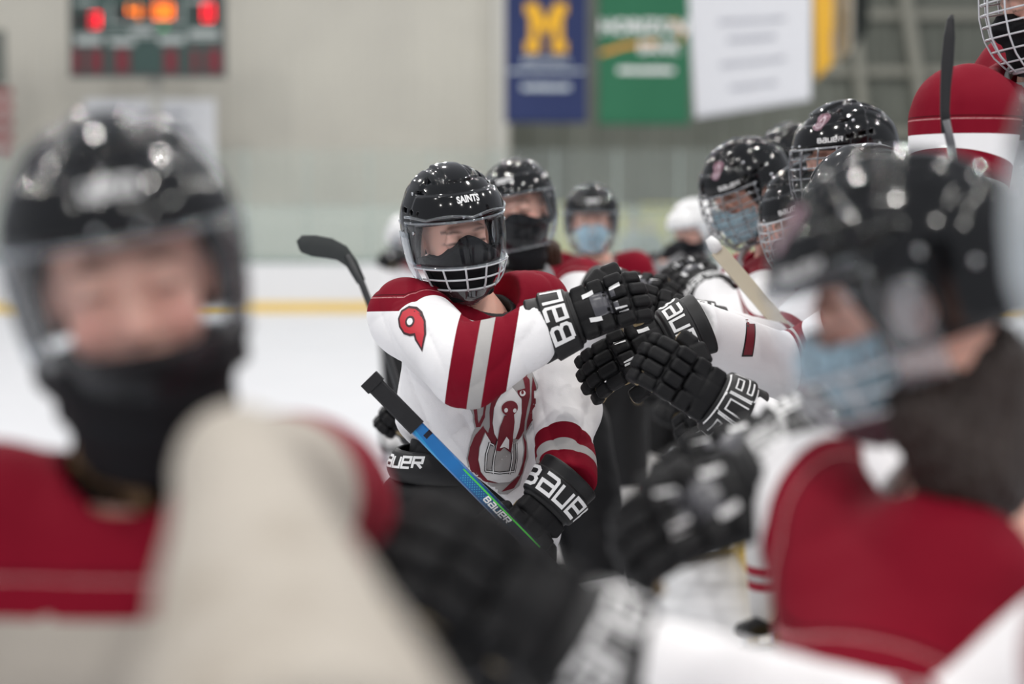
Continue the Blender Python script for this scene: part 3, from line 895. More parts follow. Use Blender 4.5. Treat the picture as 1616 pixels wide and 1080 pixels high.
    me, _ = sdf_mesh('collar', fcol, np.array(neck) - .15, np.array(neck) + .15, max(h * .6, .004), cm); put('collar', me, T)
    # --- lower body
    if legs:
        sd = left
        fe = feet or [root - sd * .15, root + sd * .15]
        def leg(k):
            s_ = -1 if k == 0 else 1
            hp = hip + sd * (.10 * s_); an = Vector(fe[k]) + Vector((0, 0, .13)); kn = hp.lerp(an, .50) + fw * .04
            return hp, kn, an
        L = [leg(0), leg(1)]
        def fpn(p):
            q = loc(p, Mt); q2 = (q - V3((0, 0, -hl))) * V3((1.25, 1, 1))
            d = rcone(q2, (0, 0, -.06), (0, 0, .13), .165, .155) * .8
            for hp, kn, an in L: d = smin(d, rcone(p, hp, kn, .125, .105), .03)
            d = d + folds(p, .007, seed + 3)
            for hp, kn, an in L:
                n = (kn - hp).normalized(); d = smax(d, np.minimum((p - V3(kn)) @ V3(n) - .05, -(np.linalg.norm(p - V3(kn), axis=1) - .2)), .006)
            return smax(d, q[:, 2] - (-hl + ptop), .01)
        lo = np.min([list(q) for l in L for q in l[:2]] + [list(hip)], 0) - .22; hi = np.array(hip) + .25; hi[2] = hip.z + .2
        me, _ = sdf_mesh('pants', fpn, lo, hi, max(h, .007) if h < .007 else .011, M_PANTS)
        pn = put('pants', me, T)
        for k, (hp, kn, an) in enumerate(L):
            fs = lambda p, kn=kn, an=an: np.maximum(rcone(p, kn, an + Vector((0, 0, .04)), .086, .060) + folds(p, .003, k), p[:, 2] * 0 - 1)
            me, vv = sdf_mesh('sock', fs, np.minimum(kn, an) - Vector((.12,) * 3), np.maximum(kn, an) + Vector((.12,) * 3) if False else np.maximum(np.array(kn), np.array(an)) + .12, .012, M_SOCK)
            set_attr(me, 's', (vv - V3(kn)) @ V3((an - kn).normalized()) ); put('sock', me, T)
            sk = put('skate', SKATE[0], T, mat4(Matrix((fw.xy.to_3d().normalized(), left.xy.to_3d().normalized(), Vector((0, 0, 1)))).transposed(), Vector((an.x, an.y, 0))))
            o = bpy.data.objects.new('blade', SKATE[1]); COL.objects.link(o); o.parent = sk
    if hair:
        hm, ctrl = hair
        def fh(p):
            d = None
            for a, b, ra, rb in ctrl:
                e = rcone(p, a, b, ra, rb); d = e if d is None else smin(d, e, .03)
            w = np.sin(p[:, 0] * 260 + 2 * np.sin(p[:, 2] * 20)) * np.sin(p[:, 1] * 230 + np.sin(p[:, 2] * 25))
            return d + .004 * w
        ps = [list(Vector(c[0])) for c in ctrl] + [list(Vector(c[1])) for c in ctrl]
        me, _ = sdf_mesh('hair', fh, np.min(ps, 0) - .07, np.max(ps, 0) + .07, .006, hm); put('hair', me, T)
    return T, J, Mt, fj

# ================================================================== THE PLACE
def ice_mat():
    m = bpy.data.materials.new('rink_ice'); m.use_nodes = True; t = NT(m); b = m.node_tree.nodes['Principled BSDF']
    n = t.noise(1.3, 6); c = t.mix(n, C3((214, 215, 219)), C3((203, 205, 210))); t.l.new(c, b.inputs['Base Color'])
    b.inputs['Roughness'].default_value = .35; b.inputs['Specular IOR Level'].default_value = .3
    t.l.new(t.bump(t.noise(30, 5), .15, .004), b.inputs['Normal']); return m
b = MB(); b.box((0, 20, -.05), (26, 32, .05)); struct(put('floor', b.mesh('floor', ice_mat())))
def siding_mat(name, c1, c2):
    m = bpy.data.materials.new(name); m.use_nodes = True; t = NT(m); b = m.node_tree.nodes['Principled BSDF']
    c = t.mix(t.ramp(t.noise(.35, 4), .35, .65), C3(c1), C3(c2)); t.l.new(c, b.inputs['Base Color'])
    b.inputs['Roughness'].default_value = .7; return m
def siding(x0, x1, y, z0, z1, pitch, depth, name, m):
    b = MB(); x = x0; pr = []
    while x < x1:
        pr += [(x, y), (x + pitch * .62, y), (x + pitch * .70, y - depth), (x + pitch * .92, y - depth)]; x += pitch
    pr.append((x1, y))
    for (a, c) in zip(pr, pr[1:]): b.poly([(a[0], a[1], z0), (c[0], c[1], z0), (c[0], c[1], z1), (a[0], a[1], z1)])
    b.box(((x0 + x1) / 2, y + .12, (z0 + z1) / 2), ((x1 - x0) / 2, .1, (z1 - z0) / 2))
    return struct(put(name, b.mesh(name, m)))
YW = 42.0
siding(-16, -.15, YW, 0, 9, .34, .09, 'wall_back', siding_mat('beige_siding', (200, 197, 187), (190, 187, 178)))
siding(-.15, 22, YW + 2.2, 0, 9, .8, .07, 'wall_back', siding_mat('grey_green_siding', (116, 119, 110), (98, 101, 93)))
M_POST = mat('pale_painted_steel', (190, 188, 180), .6)
b = MB(); b.box((-.25, YW + .95, 4.5), (.16, 1.2, 4.5)); struct(put('trim_1', b.mesh('trim_1', M_POST)))
M_GIRT = mat('girt_grey_steel', (138, 137, 126), .6)
def beam(name, p, q, hw, m):
    p = Vector(p); q = Vector(q); d = (q - p); b = MB(); b.box((p + q) / 2, (hw, hw, d.length / 2), axes(Vector((0, 1, 0)).cross(d), d) if False else Matrix((Vector((0, 1, 0)).cross(d).normalized(), Vector((0, 1, 0)), d.normalized())).transposed())
    return struct(put(name, b.mesh(name, m)))
def wp(u, v, y):                      # point on the vertical plane at distance y
    d = y / (CF.y + CU.y * (540 - v) / FPX); return P(u, v, d)
n = 2
for (u0, v0, u1, v1, hw) in ((1424, -30, 1475, 300, .13), (1340, -60, 1372, 300, .11)):
    beam('trim_%d' % n, wp(u0, v0, YW + 1.9), wp(u1, v1, YW + 1.9), hw, M_GIRT); n += 1
for v in (25, 115, 212):
    a = wp(1300, v, YW + 2.0); c = wp(1640, v - 4, YW + 2.0); b = MB(); b.box((a + c) / 2, ((c.x - a.x) / 2, .06, .10)); struct(put('trim_%d' % n, b.mesh('trim', M_GIRT))); n += 1
# far boards with yellow kick strip, dark ledge and glass
YB = 37.5
M_BOARD = mat('white_rink_boards', (228, 228, 228), .45)
M_YEL = mat('yellow_kick_strip', (232, 196, 96), .5)
M_LEDGE = mat('green_grey_ledge', (120, 140, 134), .5)
b = MB()
b.box((0, YB + .05, .59), (16, .05, .39)); b.box((0, YB + .04, .10), (16, .06, .10), mi=1); b.box((0, YB + .06, 1.0), (16, .07, .03), mi=2)
bo = put('rink_boards', b.mesh('rink_boards', [M_BOARD, M_YEL, M_LEDGE])); struct(bo)
def glass_mat(name, tint, haze, hc):
    m = clear_mat(name, tint=tint, base=.03, top=.5, rough=.05); t = NT(m)
    mx = [n for n in t.n if n.type == 'MIX_SHADER'][0]; out = t.n['Material Output']
    df = t.n.new('ShaderNodeBsdfDiffuse'); df.inputs[0].default_value = C3(hc)
    m2 = t.n.new('ShaderNodeMixShader'); m2.inputs[0].default_value = haze
    t.l.new(mx.outputs[0], m2.inputs[1]); t.l.new(df.outputs[0], m2.inputs[2]); t.l.new(m2.outputs[0], out.inputs['Surface']); return m
GM = glass_mat('scuffed_rink_glass', (246, 250, 248), .24, (216, 224, 219)); GM2 = glass_mat('upper_rink_glass', (250, 252, 251), .07, (208, 214, 209))
for k, x in enumerate(np.arange(-15, 15, 1.22)):
    b = MB(); b.box((x + .6, YB + .06, 1.03 + .52), (.595, .006, .52)); o = struct(put('window_%d' % (k + 1), b.mesh('glass_pane', GM)))
    b = MB(); b.box((x + .6, YB + .06, 2.07 + .58), (.595, .006, .56)); o = struct(put('window_%d' % (k + 40), b.mesh('glass_pane', GM2)))
b = MB()
for x in np.arange(-15, 15, 1.22): b.box((x - .01, YB + .06, 2.1), (.018, .02, 1.1))
b.box((0, YB + .06, 2.08), (15, .012, .012))
struct(put('trim_%d' % n, b.mesh('glass_posts', mat('clear_grey_post', (170, 182, 176), .4)))); n += 1
# painted panels and door behind the glass
M_YP = mat('yellow_panel_paint', (196, 186, 60), .6); M_BR = mat('brown_bench_wood', (132, 92, 56), .6)
for (u0, u1, v0, v1, m, y) in ((872, 905, 322, 410, M_YP, 40.5), (968, 992, 326, 350, M_YP, 40.6), (1010, 1100, 322, 400, M_YP, 40.8), (1140, 1250, 320, 400, M_YP, 40.8)):
    a = wp(u0, v0, y); c = wp(u1, v1, y); b = MB(); b.box(((a.x + c.x) / 2, y, (a.z + 0) / 2), ((c.x - a.x) / 2, .05, a.z / 2))
    b.box(((a.x + c.x) / 2, y - .055, a.z - .12), ((c.x - a.x) / 2 - .03, .01, .03), mi=1)
    tag(put('padded_panel', b.mesh('padded_panel', [m, mat('black_rubber', (30, 30, 30), .7)])), 'yellow upright panel standing behind the far rink glass at pixel column %d' % u0 if False else
        {872: 'narrow yellow panel behind the far glass left of the furthest masked player', 968: 'short low yellow panel just right of the furthest masked player', 1010: 'wide yellow panel behind the grey-coated spectators', 1140: 'yellow panel behind the far glass, mostly hidden by the caged player at right'}[u0], 'panel', 'yellow panels behind the far glass')
a = wp(1010, 388, 40.2); c = wp(1058, 410, 40.2); b = MB()
TB_ = thing('wooden_bench', 'brown wooden bench behind the far rink glass below the grey-coated spectators', 'bench', ((a.x + c.x) / 2, 40.2, 0))
b.box(((a.x + c.x) / 2, 40.2, a.z - .05), ((c.x - a.x) / 2, .2, .04)); put('seat', b.mesh('seat', M_BR), TB_); b = MB(); b.box((a.x + .06, 40.2, a.z / 2 - .04), (.04, .18, a.z / 2 - .04)); put('leg', b.mesh('leg', M_BR), TB_); b = MB(); b.box((c.x - .06, 40.2, a.z / 2 - .04), (.04, .18, a.z / 2 - .04)); put('leg', b.mesh('leg', M_BR), TB_)

# scoreboard
SBY = 38.6
def sp(u, v): return wp(u, v, SBY)
a = sp(111, -14); c = sp(352, 119); cx = (a.x + c.x) / 2; cz = (a.z + c.z) / 2; hw = (c.x - a.x) / 2; hh_ = (a.z - c.z) / 2
sb = thing('scoreboard', 'dark green rink scoreboard with lit orange and red digits on the far wall', 'scoreboard', (cx, SBY, c.z))
M_SBG = mat('scoreboard_green', (42, 66, 62), .5); M_SBF = mat('scoreboard_frame_dark', (60, 62, 62), .5); M_SBW = mat('scoreboard_white_print', (165, 172, 170), .6)
b = MB(); b.box((cx, SBY + .16, cz), (hw, .15, hh_)); put('cabinet', b.mesh('cabinet', M_SBG), sb)
b = MB()
for s in (-1, 1): b.box((cx + s * hw, SBY + .15, cz), (.03, .17, hh_ + .03)); b.box((cx, SBY + .15, cz + s * hh_), (hw, .17, .03))
put('frame', b.mesh('frame', M_SBF), sb)
b = MB()                                     # white print: name plates and outlines
k = SBY / FPX
def plate(u, v, w, h, y=-.012, mi=0, mb=None): q = sp(u, v); (mb or b).box((q.x, SBY + y, q.z), (w * k / 2, .012, h * k / 2), mi=mi)
for (u, v, w_, h_) in ((140, 62, 40, 16), (193, 67, 38, 9), (271, 64, 40, 9), (322, 55, 46, 16), (224, 50, 34, 8), (135, 4, 30, 5), (314, 1, 32, 5)): plate(u, v, w_, h_)
plate(231, 58, 236, 2.5)
for (u, v, w_, h_) in ((231, 38, 118, 3), (174, 20, 3, 34), (288, 18, 3, 34)): plate(u, v, w_, h_)
put('name_plates', b.mesh('name_plates', M_SBW), sb)
b = MB()
for (u, v, w_, h_) in ((137, 32, 38, 26), (207, 20, 46, 26), (257, 17, 46, 26), (325, 20, 40, 30)):
    b = MB(); plate(u, v, w_, h_); put('digit_window', b.mesh('digit_window', mat('digit_window_black', (22, 20, 18), .4)), sb)
M_DIM = mat('unlit_red_digits', (104, 28, 40), .6)
b = MB()
for (u, w_) in ((123, 13), (152, 20), (193, 22), (270, 20), (308, 10), (338, 22)):
    b = MB(); plate(u, 96, w_, 36); put('unlit_digit', b.mesh('unlit_digit', M_DIM), sb)
SEG = {'0': 'abcdef', '1': 'bc', '2': 'abged', '3': 'abgcd', '4': 'fgbc', '6': 'afgedc', '8': 'abcdefg'}
def digit(ch, u, v, w_, h_, m, nm):
    b = MB(); P_ = {'a': (0, .5, 1, 0), 'g': (0, 0, 1, 0), 'd': (0, -.5, 1, 0), 'f': (-.5, .25, 0, 1), 'b': (.5, .25, 0, 1), 'e': (-.5, -.25, 0, 1), 'c': (.5, -.25, 0, 1)}
    for s in SEG[ch]:
        x, y, hz_, vt = P_[s]; t_ = 3.6
        plate(u + x * (w_ - t_), v - y * (h_ - t_), (w_ if hz_ else t_), (h_ / 2 if vt else t_), y=-.03, mb=b)
    put('digit', b.mesh('digit', m), sb)
M_OR = mat('orange_lamp_digits', (255, 150, 40), .5, emit=((255, 140, 30), 1.3)); M_RD = mat('red_lamp_digits', (255, 20, 50), .5, emit=((255, 16, 48), 1.3))
digit('4', 212, 19, 19, 23, M_OR, 0); digit('1', 203, 19, 6, 20, M_OR, 0) if False else None
digit('0', 250, 18, 13, 22, M_OR, 0); digit('8', 266, 18, 13, 22, M_OR, 0); digit('3', 150, 32, 15, 22, M_RD, 0); digit('0', 329, 20, 16, 25, M_RD, 0)
b = MB(); plate(258, 44, 9, 6, y=-.02); put('indicator_lamp', b.mesh('indicator_lamp', mat('green_lamp', (30, 150, 70), .5, emit=((30, 160, 70), .6))), sb)
b = MB(); q = sp(238, 119); b.box((q.x, SBY + .5, q.z / 2), (.09, .09, q.z / 2)); b.box((q.x, SBY + .4, q.z - .3), (.06, .1, .06)); tag(put('support_post', b.mesh('support_post', M_POST)), 'pale steel post holding up the scoreboard', 'post')
# a dark panel and the flag at the left edge
a = wp(-40, 48, 39); c = wp(9, 134, 39); b = MB(); b.box(((a.x + c.x) / 2, 39, (a.z + c.z) / 2), ((c.x - a.x) / 2, .05, (a.z - c.z) / 2)); b.box(((a.x + c.x) / 2, 38.94, (a.z + c.z) / 2), ((c.x - a.x) / 2 - .06, .012, (a.z - c.z) / 2 - .06), mi=1)
tag(put('wall_sign', b.mesh('wall_sign', [mat('dark_olive_panel', (88, 92, 86), .6), mat('dark_olive_face', (96, 100, 94), .5)])), 'dark grey-green panel above the striped flag at the far left', 'sign')
def hanging(name, label, u0, v0, u1, v1, y, m, yaw=0, deco=None, cols=None, sag=.03, mats=None, group=None, z1=None):
    """a cloth banner; its top runs up to a rod above the picture"""
    a = wp(u0, v0, y); c = wp(u1, v1, y); W = (c.x - a.x); Ht = a.z - c.z
    T = thing(name, label, 'banner', ((a.x + c.x) / 2, y, c.z), group); yr = Matrix.Rotation(R(yaw), 3, 'Z')
    W2 = W / max(math.cos(R(yaw)), .15)
    def pt(s, t): return Vector(((a.x + c.x) / 2, y, a.z)) + yr @ Vector(((s - .5) * W2, sag * math.sin(s * 9 + t * 2) * (.4 + t) , 0)) - Vector((0, 0, t * Ht))
    b = MB(); b.grid(pt, lin(0, 1, 28), lin(0, 1, 24), .012)
    cl = put('cloth', b.mesh('cloth', m, True), T)
    b = MB(); p0 = pt(-.03, -.005); p1 = pt(1.03, -.005); b.tube([p0, p1], .03, 8)
    for s in (.1, .9): q = pt(s, 0); b.tube([q, q + Vector((0, 0, 9.2 - q.z))], .012, 6)
    put('rod', b.mesh('rod', M_POST), T)
    return T, pt, W2, Ht, yr
M_NAVY = mat('navy_banner_cloth', (38, 50, 92), .85); M_MAIZE = mat('maize_print', (232, 176, 40), .8); M_GRN = mat('green_banner_cloth', (40, 104, 74), .85)
M_WB = mat('white_banner_cloth', (214, 215, 219), .8); M_FADED = mat('faded_print', (190, 200, 205), .7); M_ORG = mat('orange_print', (222, 150, 50), .7)
def on_banner(pt, W2, Ht, polys, cx_, cz_, m, name, T, mi=0, base=.03):
    """polys in metres around the banner's (cx,cz) fractions, laid 2 cm in front of the cloth"""
    def mp(u, v):
        s = cx_ + u / W2; t_ = cz_ - v / Ht
        return pt(s, t_), Vector((0, -1, 0))
    return lay(name, [(polys, 0)], [m], mp, .12, T, True, base=base)
def illegible(w_, h_, seed):
    """a line too blurred to read in the photo: one strip with an uneven top edge"""
    rs = random.Random(seed); n_ = 16; up = [h_ * (.35 + .3 * rs.random()) for _ in range(n_ + 1)]
    return [[(-w_ / 2 + w_ * i / n_, -h_ / 2), (-w_ / 2 + w_ * (i + 1) / n_, -h_ / 2), (-w_ / 2 + w_ * (i + 1) / n_, up[i + 1]), (-w_ / 2 + w_ * i / n_, up[i])] for i in range(n_)]
T, pt, W2, Ht, yr = hanging('banner', 'navy blue banner with a large yellow block letter M', 797, -60, 926, 194, 36.2, M_NAVY)
k = 36.2 / FPX
def blockM(s):
    P_ = [(-.5, -.5), (-.5, -.28), (-.40, -.28), (-.40, .28), (-.5, .28), (-.5, .5), (-.2, .5), (0, .12), (.2, .5), (.5, .5), (.5, .28), (.40, .28), (.40, -.28), (.5, -.28), (.5, -.5), (.14, -.5), (.14, -.28), (.20, -.28), (.20, .10), (0, -.24), (-.20, .10), (-.20, -.28), (-.14, -.28), (-.14, -.5)]
    return polytris([(x * s * .86, y * s) for x, y in P_])
f = lambda v: (v + 60) / 254
on_banner(pt, W2, Ht, blockM(76 * k), .50, f(44), M_MAIZE, 'letter', T)
on_banner(pt, W2, Ht, font_mesh('MICHIGAN', 15 * k, .003), .50, f(96), M_FADED, 'lettering', T)
on_banner(pt, W2, Ht, illegible(118 * k, 4 * k, 1), .50, f(112), M_FADED, 'lettering', T)
on_banner(pt, W2, Ht, illegible(76 * k, 8 * k, 2), .50, f(138), M_FADED, 'lettering', T)
T, pt, W2, Ht, yr = hanging('banner', 'green bank banner with white lettering over an orange swoosh', 945, -60, 1088, 197, 36.0, M_GRN)
f = lambda v: (v + 60) / 257
on_banner(pt, W2, Ht, font_mesh('HORIZON', 30 * k, .012), .50, f(43), M_PRINT, 'lettering', T)
on_banner(pt, W2, Ht, font_mesh('BANK', 24 * k, .009), .66, f(76), M_PRINT, 'lettering', T)
on_banner(pt, W2, Ht, illegible(88 * k, 8 * k, 3), .52, f(111), M_PRINT, 'lettering', T)
on_banner(pt, W2, Ht, ribbon([(-68 * k, -12 * k), (-30 * k, 0), (20 * k, 5 * k)], 7 * k), .5, f(72), M_ORG, 'swoosh', T)
on_banner(pt, W2, Ht, ribbon([(35 * k, 38 * k), (50 * k, 37 * k), (60 * k, 22 * k), (55 * k, 5 * k)], 4 * k), .5, f(72), M_ORG, 'swoosh', T)
def tilted(name, label, pts4, y, m, group=None):
    """banner seen obliquely: corners given top-left, top-right, bottom-right, bottom-left with a distance each"""
    c = [wp(u, v, yy) for u, v, yy in pts4]
    T = thing(name, label, 'banner', (c[2] + c[3]) / 2, group)
    def pt(s, t): 
        q = (c[0] * (1 - s) + c[1] * s) * (1 - t) + (c[3] * (1 - s) + c[2] * s) * t
        return q + Vector((0, .03 * math.sin(s * 11 + t * 3), 0))
    b = MB(); b.grid(pt, lin(0, 1, 24), lin(0, 1, 20), .012); put('cloth', b.mesh('cloth', m, True), T)
    b = MB(); b.tube([pt(0, 0), pt(1, 0)], .03, 8)
    for s in (.1, .9): q = pt(s, 0); b.tube([q, q + Vector((0, 0, 9.2 - q.z))], .012, 6)
    put('rod', b.mesh('rod', M_POST), T)
    return T, pt, (c[1] - c[0]).length, (c[0] - c[3]).length
T, pt, W2, Ht = tilted('banner', 'large white banner with faint grey lettering hanging at a slant', [(1084, -60, 31), (1280, -60, 27), (1280, 158, 27), (1098, 187, 31)], 29, M_WB)
M_FG = mat('faint_grey_print', (165, 167, 176), .8)
for (t_, tx, sz) in ((.40, 11, .05), (.52, 12, .06), (.68, 13, .05), (.84, 14, .05)): on_banner(pt, W2, Ht, illegible(W2 * (.55 if tx % 2 else .4), sz, tx), .52, t_, M_FG, 'lettering', T, base=.10)
T, pt, W2, Ht = tilted('banner', 'narrow yellow and blue banner right of the white one', [(1284, -60, 33), (1316, -60, 31.5), (1314, 102, 31.5), (1288, 126, 33)], 32, M_MAIZE)
on_banner(pt, W2, Ht, [[(-W2 / 2 + .01, -.4), (W2 / 2 - .01, -.12), (W2 / 2 - .01, -.52), (-W2 / 2 + .01, -.75)]], .5, .62, mat('blue_print', (60, 96, 170), .8), 'blue_panel', T, base=.10)
on_banner(pt, W2, Ht, [[(-W2 / 2 + .01, -.9), (-W2 / 2 + .07, -.9), (-W2 / 2 + .07, .9), (-W2 / 2 + .01, .9)]], .5, .5, mat('brown_print', (110, 70, 60), .8), 'edge_stripe', T, base=.12)
T, pt, W2, Ht = tilted('banner', 'narrow white banner between the yellow and the black banners', [(1317, -60, 33), (1346, -60, 31.5), (1344, 80, 31.5), (1318, 104, 33)], 32, mat('off_white_banner', (190, 192, 186), .8))
on_banner(pt, W2, Ht, illegible(.3, .07, 5), .5, .6, mat('grey_lettering', (120, 124, 122), .8), 'lettering', T, base=.10)
T, pt, W2, Ht = tilted('banner', 'narrow black banner at the right end of the row of banners', [(1348, -60, 33), (1374, -60, 31.5), (1371, 48, 31.5), (1348, 78, 33)], 32, mat('black_banner_cloth', (48, 54, 52), .8))
T, pt, W2, Ht, yr = hanging('banner', 'white banner on the wall below the scoreboard, behind the nearest helmet', 133, 156, 342, 330, 41.2, M_WB, sag=.01)
k = 41.2 / FPX
on_banner(pt, W2, Ht, illegible(70 * k, 8 * k, 6), .60, .14, M_FG, 'lettering', T); on_banner(pt, W2, Ht, illegible(90 * k, 7 * k, 7), .62, .28, M_FG, 'lettering', T)
fl = thing('flag', 'red and white striped flag at the left edge of the far wall', 'flag', wp(-10, 245, 40))
a = wp(-60, 139, 40); c = wp(21, 245, 40); W_ = c.x - a.x; H_ = a.z - c.z
FS = mat('flag_red_stripe', (150, 62, 66), .8); FWm = mat('flag_white_stripe', (190, 178, 172), .8)
b = MB()
for i in range(9):
    zz = a.z - (i + .5) * H_ / 9; b.grid(lambda s, t: Vector((a.x + s * W_, 40 + .03 * math.sin(s * 9), zz + (t - .5) * H_ / 9)), lin(0, 1, 14), [1, 0], .01, mi=i % 2)
put('cloth', b.mesh('cloth', [FS, FWm]), fl); b = MB(); b.tube([(a.x - .05, 40, a.z + .02), (c.x + .05, 40, a.z + .02)], .025, 8)
for x in (a.x + .1, c.x - .1): b.tube([(x, 40, a.z), (x, 41.98, a.z + .1)], .012, 6)
put('rod', b.mesh('rod', M_POST), fl)
# low boards of the bench side at the right, running away from the camera
b = MB(); p0 = Vector((1.17, 9.6, 0)); p1 = Vector((1.12, 6.9, 0)); d = (p0 - p1).normalized(); nrm = Vector((d.y, -d.x, 0)); Mx = Matrix((d, nrm, Vector((0, 0, 1)))).transposed(); L_ = (p0 - p1).length / 2
b.box((p0 + p1) / 2 + Vector((0, 0, .60)), (L_, .05, .42), Mx); b.box((p0 + p1) / 2 + Vector((0, 0, .09)), (L_, .055, .09), Mx, mi=1)
struct(put('rink_boards', b.mesh('rink_boards', [M_BOARD, M_YEL])))
# spectators behind the glass
def spectator(label, u, v, y, coat, hatc, group=None, turn=0):
    h = wp(u, v, y); T = thing('person', label, 'person', (h.x, y, 0), group)
    def fb(p):
        d = ell(p, (h.x, y, h.z), (.09, .10, .125)); d = smin(d, rcone(p, (h.x, y, h.z - .1), (h.x, y, h.z - .25), .05, .07), .03)
        d = smin(d, rcone(p, (h.x, y - .09, h.z - .02), (h.x, y - .10, h.z - .03), .015, .015), .02)
        for s in (-1, 1):
            d = smin(d, rcone(p, (h.x + s * .1, y, .9), (h.x + s * .12, y, .08), .09, .05), .03)
        return d
    me, vs = sdf_mesh('body', fb, (h.x - .3, y - .3, 0), (h.x + .3, y + .3, h.z + .2), .03, M_SKIN)
    cl = np.where(vs[:, 2:3] > 1.1, np.array([C3((190, 140, 120))[:3]]), np.array([C3((40, 44, 55))[:3]]))
    a_ = me.attributes.new('tone', 'FLOAT_COLOR', 'POINT'); a_.data.foreach_set('color', np.concatenate([cl, np.ones((len(vs), 1))], 1).astype(np.float32).ravel()); put('body', me, T)
    def fc(p):
        d = rcone((p - V3((h.x, y, 0))) * V3((1, 1.5, 1)), (0, 0, .85), (0, 0, h.z - .32), .24, .20) * .7
        for s in (-1, 1):
            d = smin(d, rcone(p, (h.x + s * .2, y, h.z - .3), (h.x + s * .30, y - .02, h.z - .58), .075, .065), .04)
            d = smin(d, rcone(p, (h.x + s * .30, y - .02, h.z - .58), (h.x + s * .18, y - .2, h.z - .75), .065, .05), .02)
        return d + folds(p, .01, 5)
    me, _ = sdf_mesh('coat', fc, (h.x - .5, y - .4, .5), (h.x + .5, y + .4, h.z), .03, coat); put('coat', me, T)
    def fh(p): return smax(ell(p, (h.x, y, h.z + .02), (.105, .115, .13)), h.z + .03 - p[:, 2], .01)
    me, _ = sdf_mesh('hat', fh, (h.x - .2, y - .2, h.z - .1), (h.x + .2, y + .2, h.z + .25), .02, hatc); put('hat', me, T)
CG = mat('grey_coat', (140, 146, 150), .8); CG2 = mat('dark_grey_coat', (104, 112, 112), .8)
spectator('person in a light grey coat behind the far glass, left of two in grey', 1000, 352, 39.6, CG, CG2)
spectator('person in a grey coat and hat behind the far glass, right of two in grey', 1026, 356, 39.4, CG2, CG)
spectator('person in a grey coat behind the far glass beside the caged player at right', 1084, 352, 39.8, CG, CG)

# ================================================================== THE PLAYERS
def fist(origin, x, z): return mat4(axes(x, z), origin)
def wrist(G): return G @ Vector((-.115, 0, 0))
def std(base, yaw, lean=0.0, s=1.0, z0=0.0):
    base = Vector(base); rt = Matrix.Rotation(R(yaw), 3, 'Z'); L = rt @ Vector((1, 0, 0)); F = rt @ Vector((0, -1, 0))
    q = lambda f_, l_, z_: Vector((base.x, base.y, 0)) + F * (f_ + lean * max(z_ - .95, 0)) + L * l_ + Vector((0, 0, z_ * s + z0))
    return dict(hip=q(0, 0, .97), chest=q(.02, 0, 1.24), neck=q(0, 0, 1.47), SR=q(0, -.175, 1.405), SL=q(0, .175, 1.405), ER=q(.02, -.25, 1.13), EL=q(.02, .25, 1.13), WR=q(.22, -.24, 1.0), WL=q(.22, .24, 1.0))

# ---- the player in focus, number 9
G1 = fist(P(939, 490, 4.12), Dr(.92, .34, .08), Dr(-.1, .25, .95))
G7 = fist(P(840, 826, 4.22), Dr(-.60, -.72, .25), Dr(.35, .05, .9))
H9 = headM(716, 374, 4.36, yaw=22, pitch=6, roll=9)
S9R, S9L = P(640, 500, 4.33), P(838, 480, 4.50)
def yk9(vs, q, srz, ta): return np.minimum((vs - V3(P(640, 491, 4.2))) @ V3(CU) + .10 * np.clip(np.maximum(vs[:, 0] - P(700, 500, 4.3).x, 0), 0, .2) * 3, .085 - ta)
T9, J9, Mt9, fj9 = player('person in sharp focus wearing jersey number 9, reaching out a gloved fist', P(735, 800, 4.45), 30, H9,
    P(735, 810, 4.50), P(752, 590, 4.45), P(752, 482, 4.45), S9R, S9L, P(738, 580, 4.10), P(893, 650, 4.44), wrist(G1), wrist(G7),
    h=.0055, hf=.0028, seed=11, face='hybrid', stickers=(sticker_saints,), maskstyle='peak', fold=.018, soff=(.06, -.12), collar=M_BLACKCOLLAR,
    width=.178, sleeve=(.082, .080, .060), sleeveL=(.080, .066, .060), hem=-.262, flare=1.28, hemtilt=-.75, sfun=lambda v: (v - V3(P(712, 570, 4.05))) @ V3(CX * .987 - CU * .16), ptop=.20, yokef=yk9, feet=[P(660, 1440, 4.45), P(800, 1440, 4.45)])
glove(T9, G1, 'fist', False, 'Bauer', -1, u0=.060, th=.042)
glove(T9, G7, 'grip', True, 'Bauer', -1, marks=False, th=.040)
jb = bvh_of(J9.data)
def torso_bvh(me):
    n = len(me.vertices); mk = np.zeros(n, np.float32); me.attributes['m'].data.foreach_get('value', mk)
    return BVHTree.FromPolygons([tuple(v.co) for v in me.vertices], [tuple(p.vertices) for p in me.polygons if all(mk[i] < .012 for i in p.vertices)])
jt = torso_bvh(J9.data)
ey = Vector((0, 0, 1))
def facing(yaw): return Matrix.Rotation(R(yaw), 3, 'Z') @ Vector((1, 0, 0))
# crest on the chest
cp = P(824, 702, 4.25)
lay('crest', crest_layers(1 / 5.144 / 690), CREST_M, flat_map(jt, cp, facing(24), ey + Vector((.02, 0, 0)), .3), .006, T9, True, base=.0020, lift=.0007)
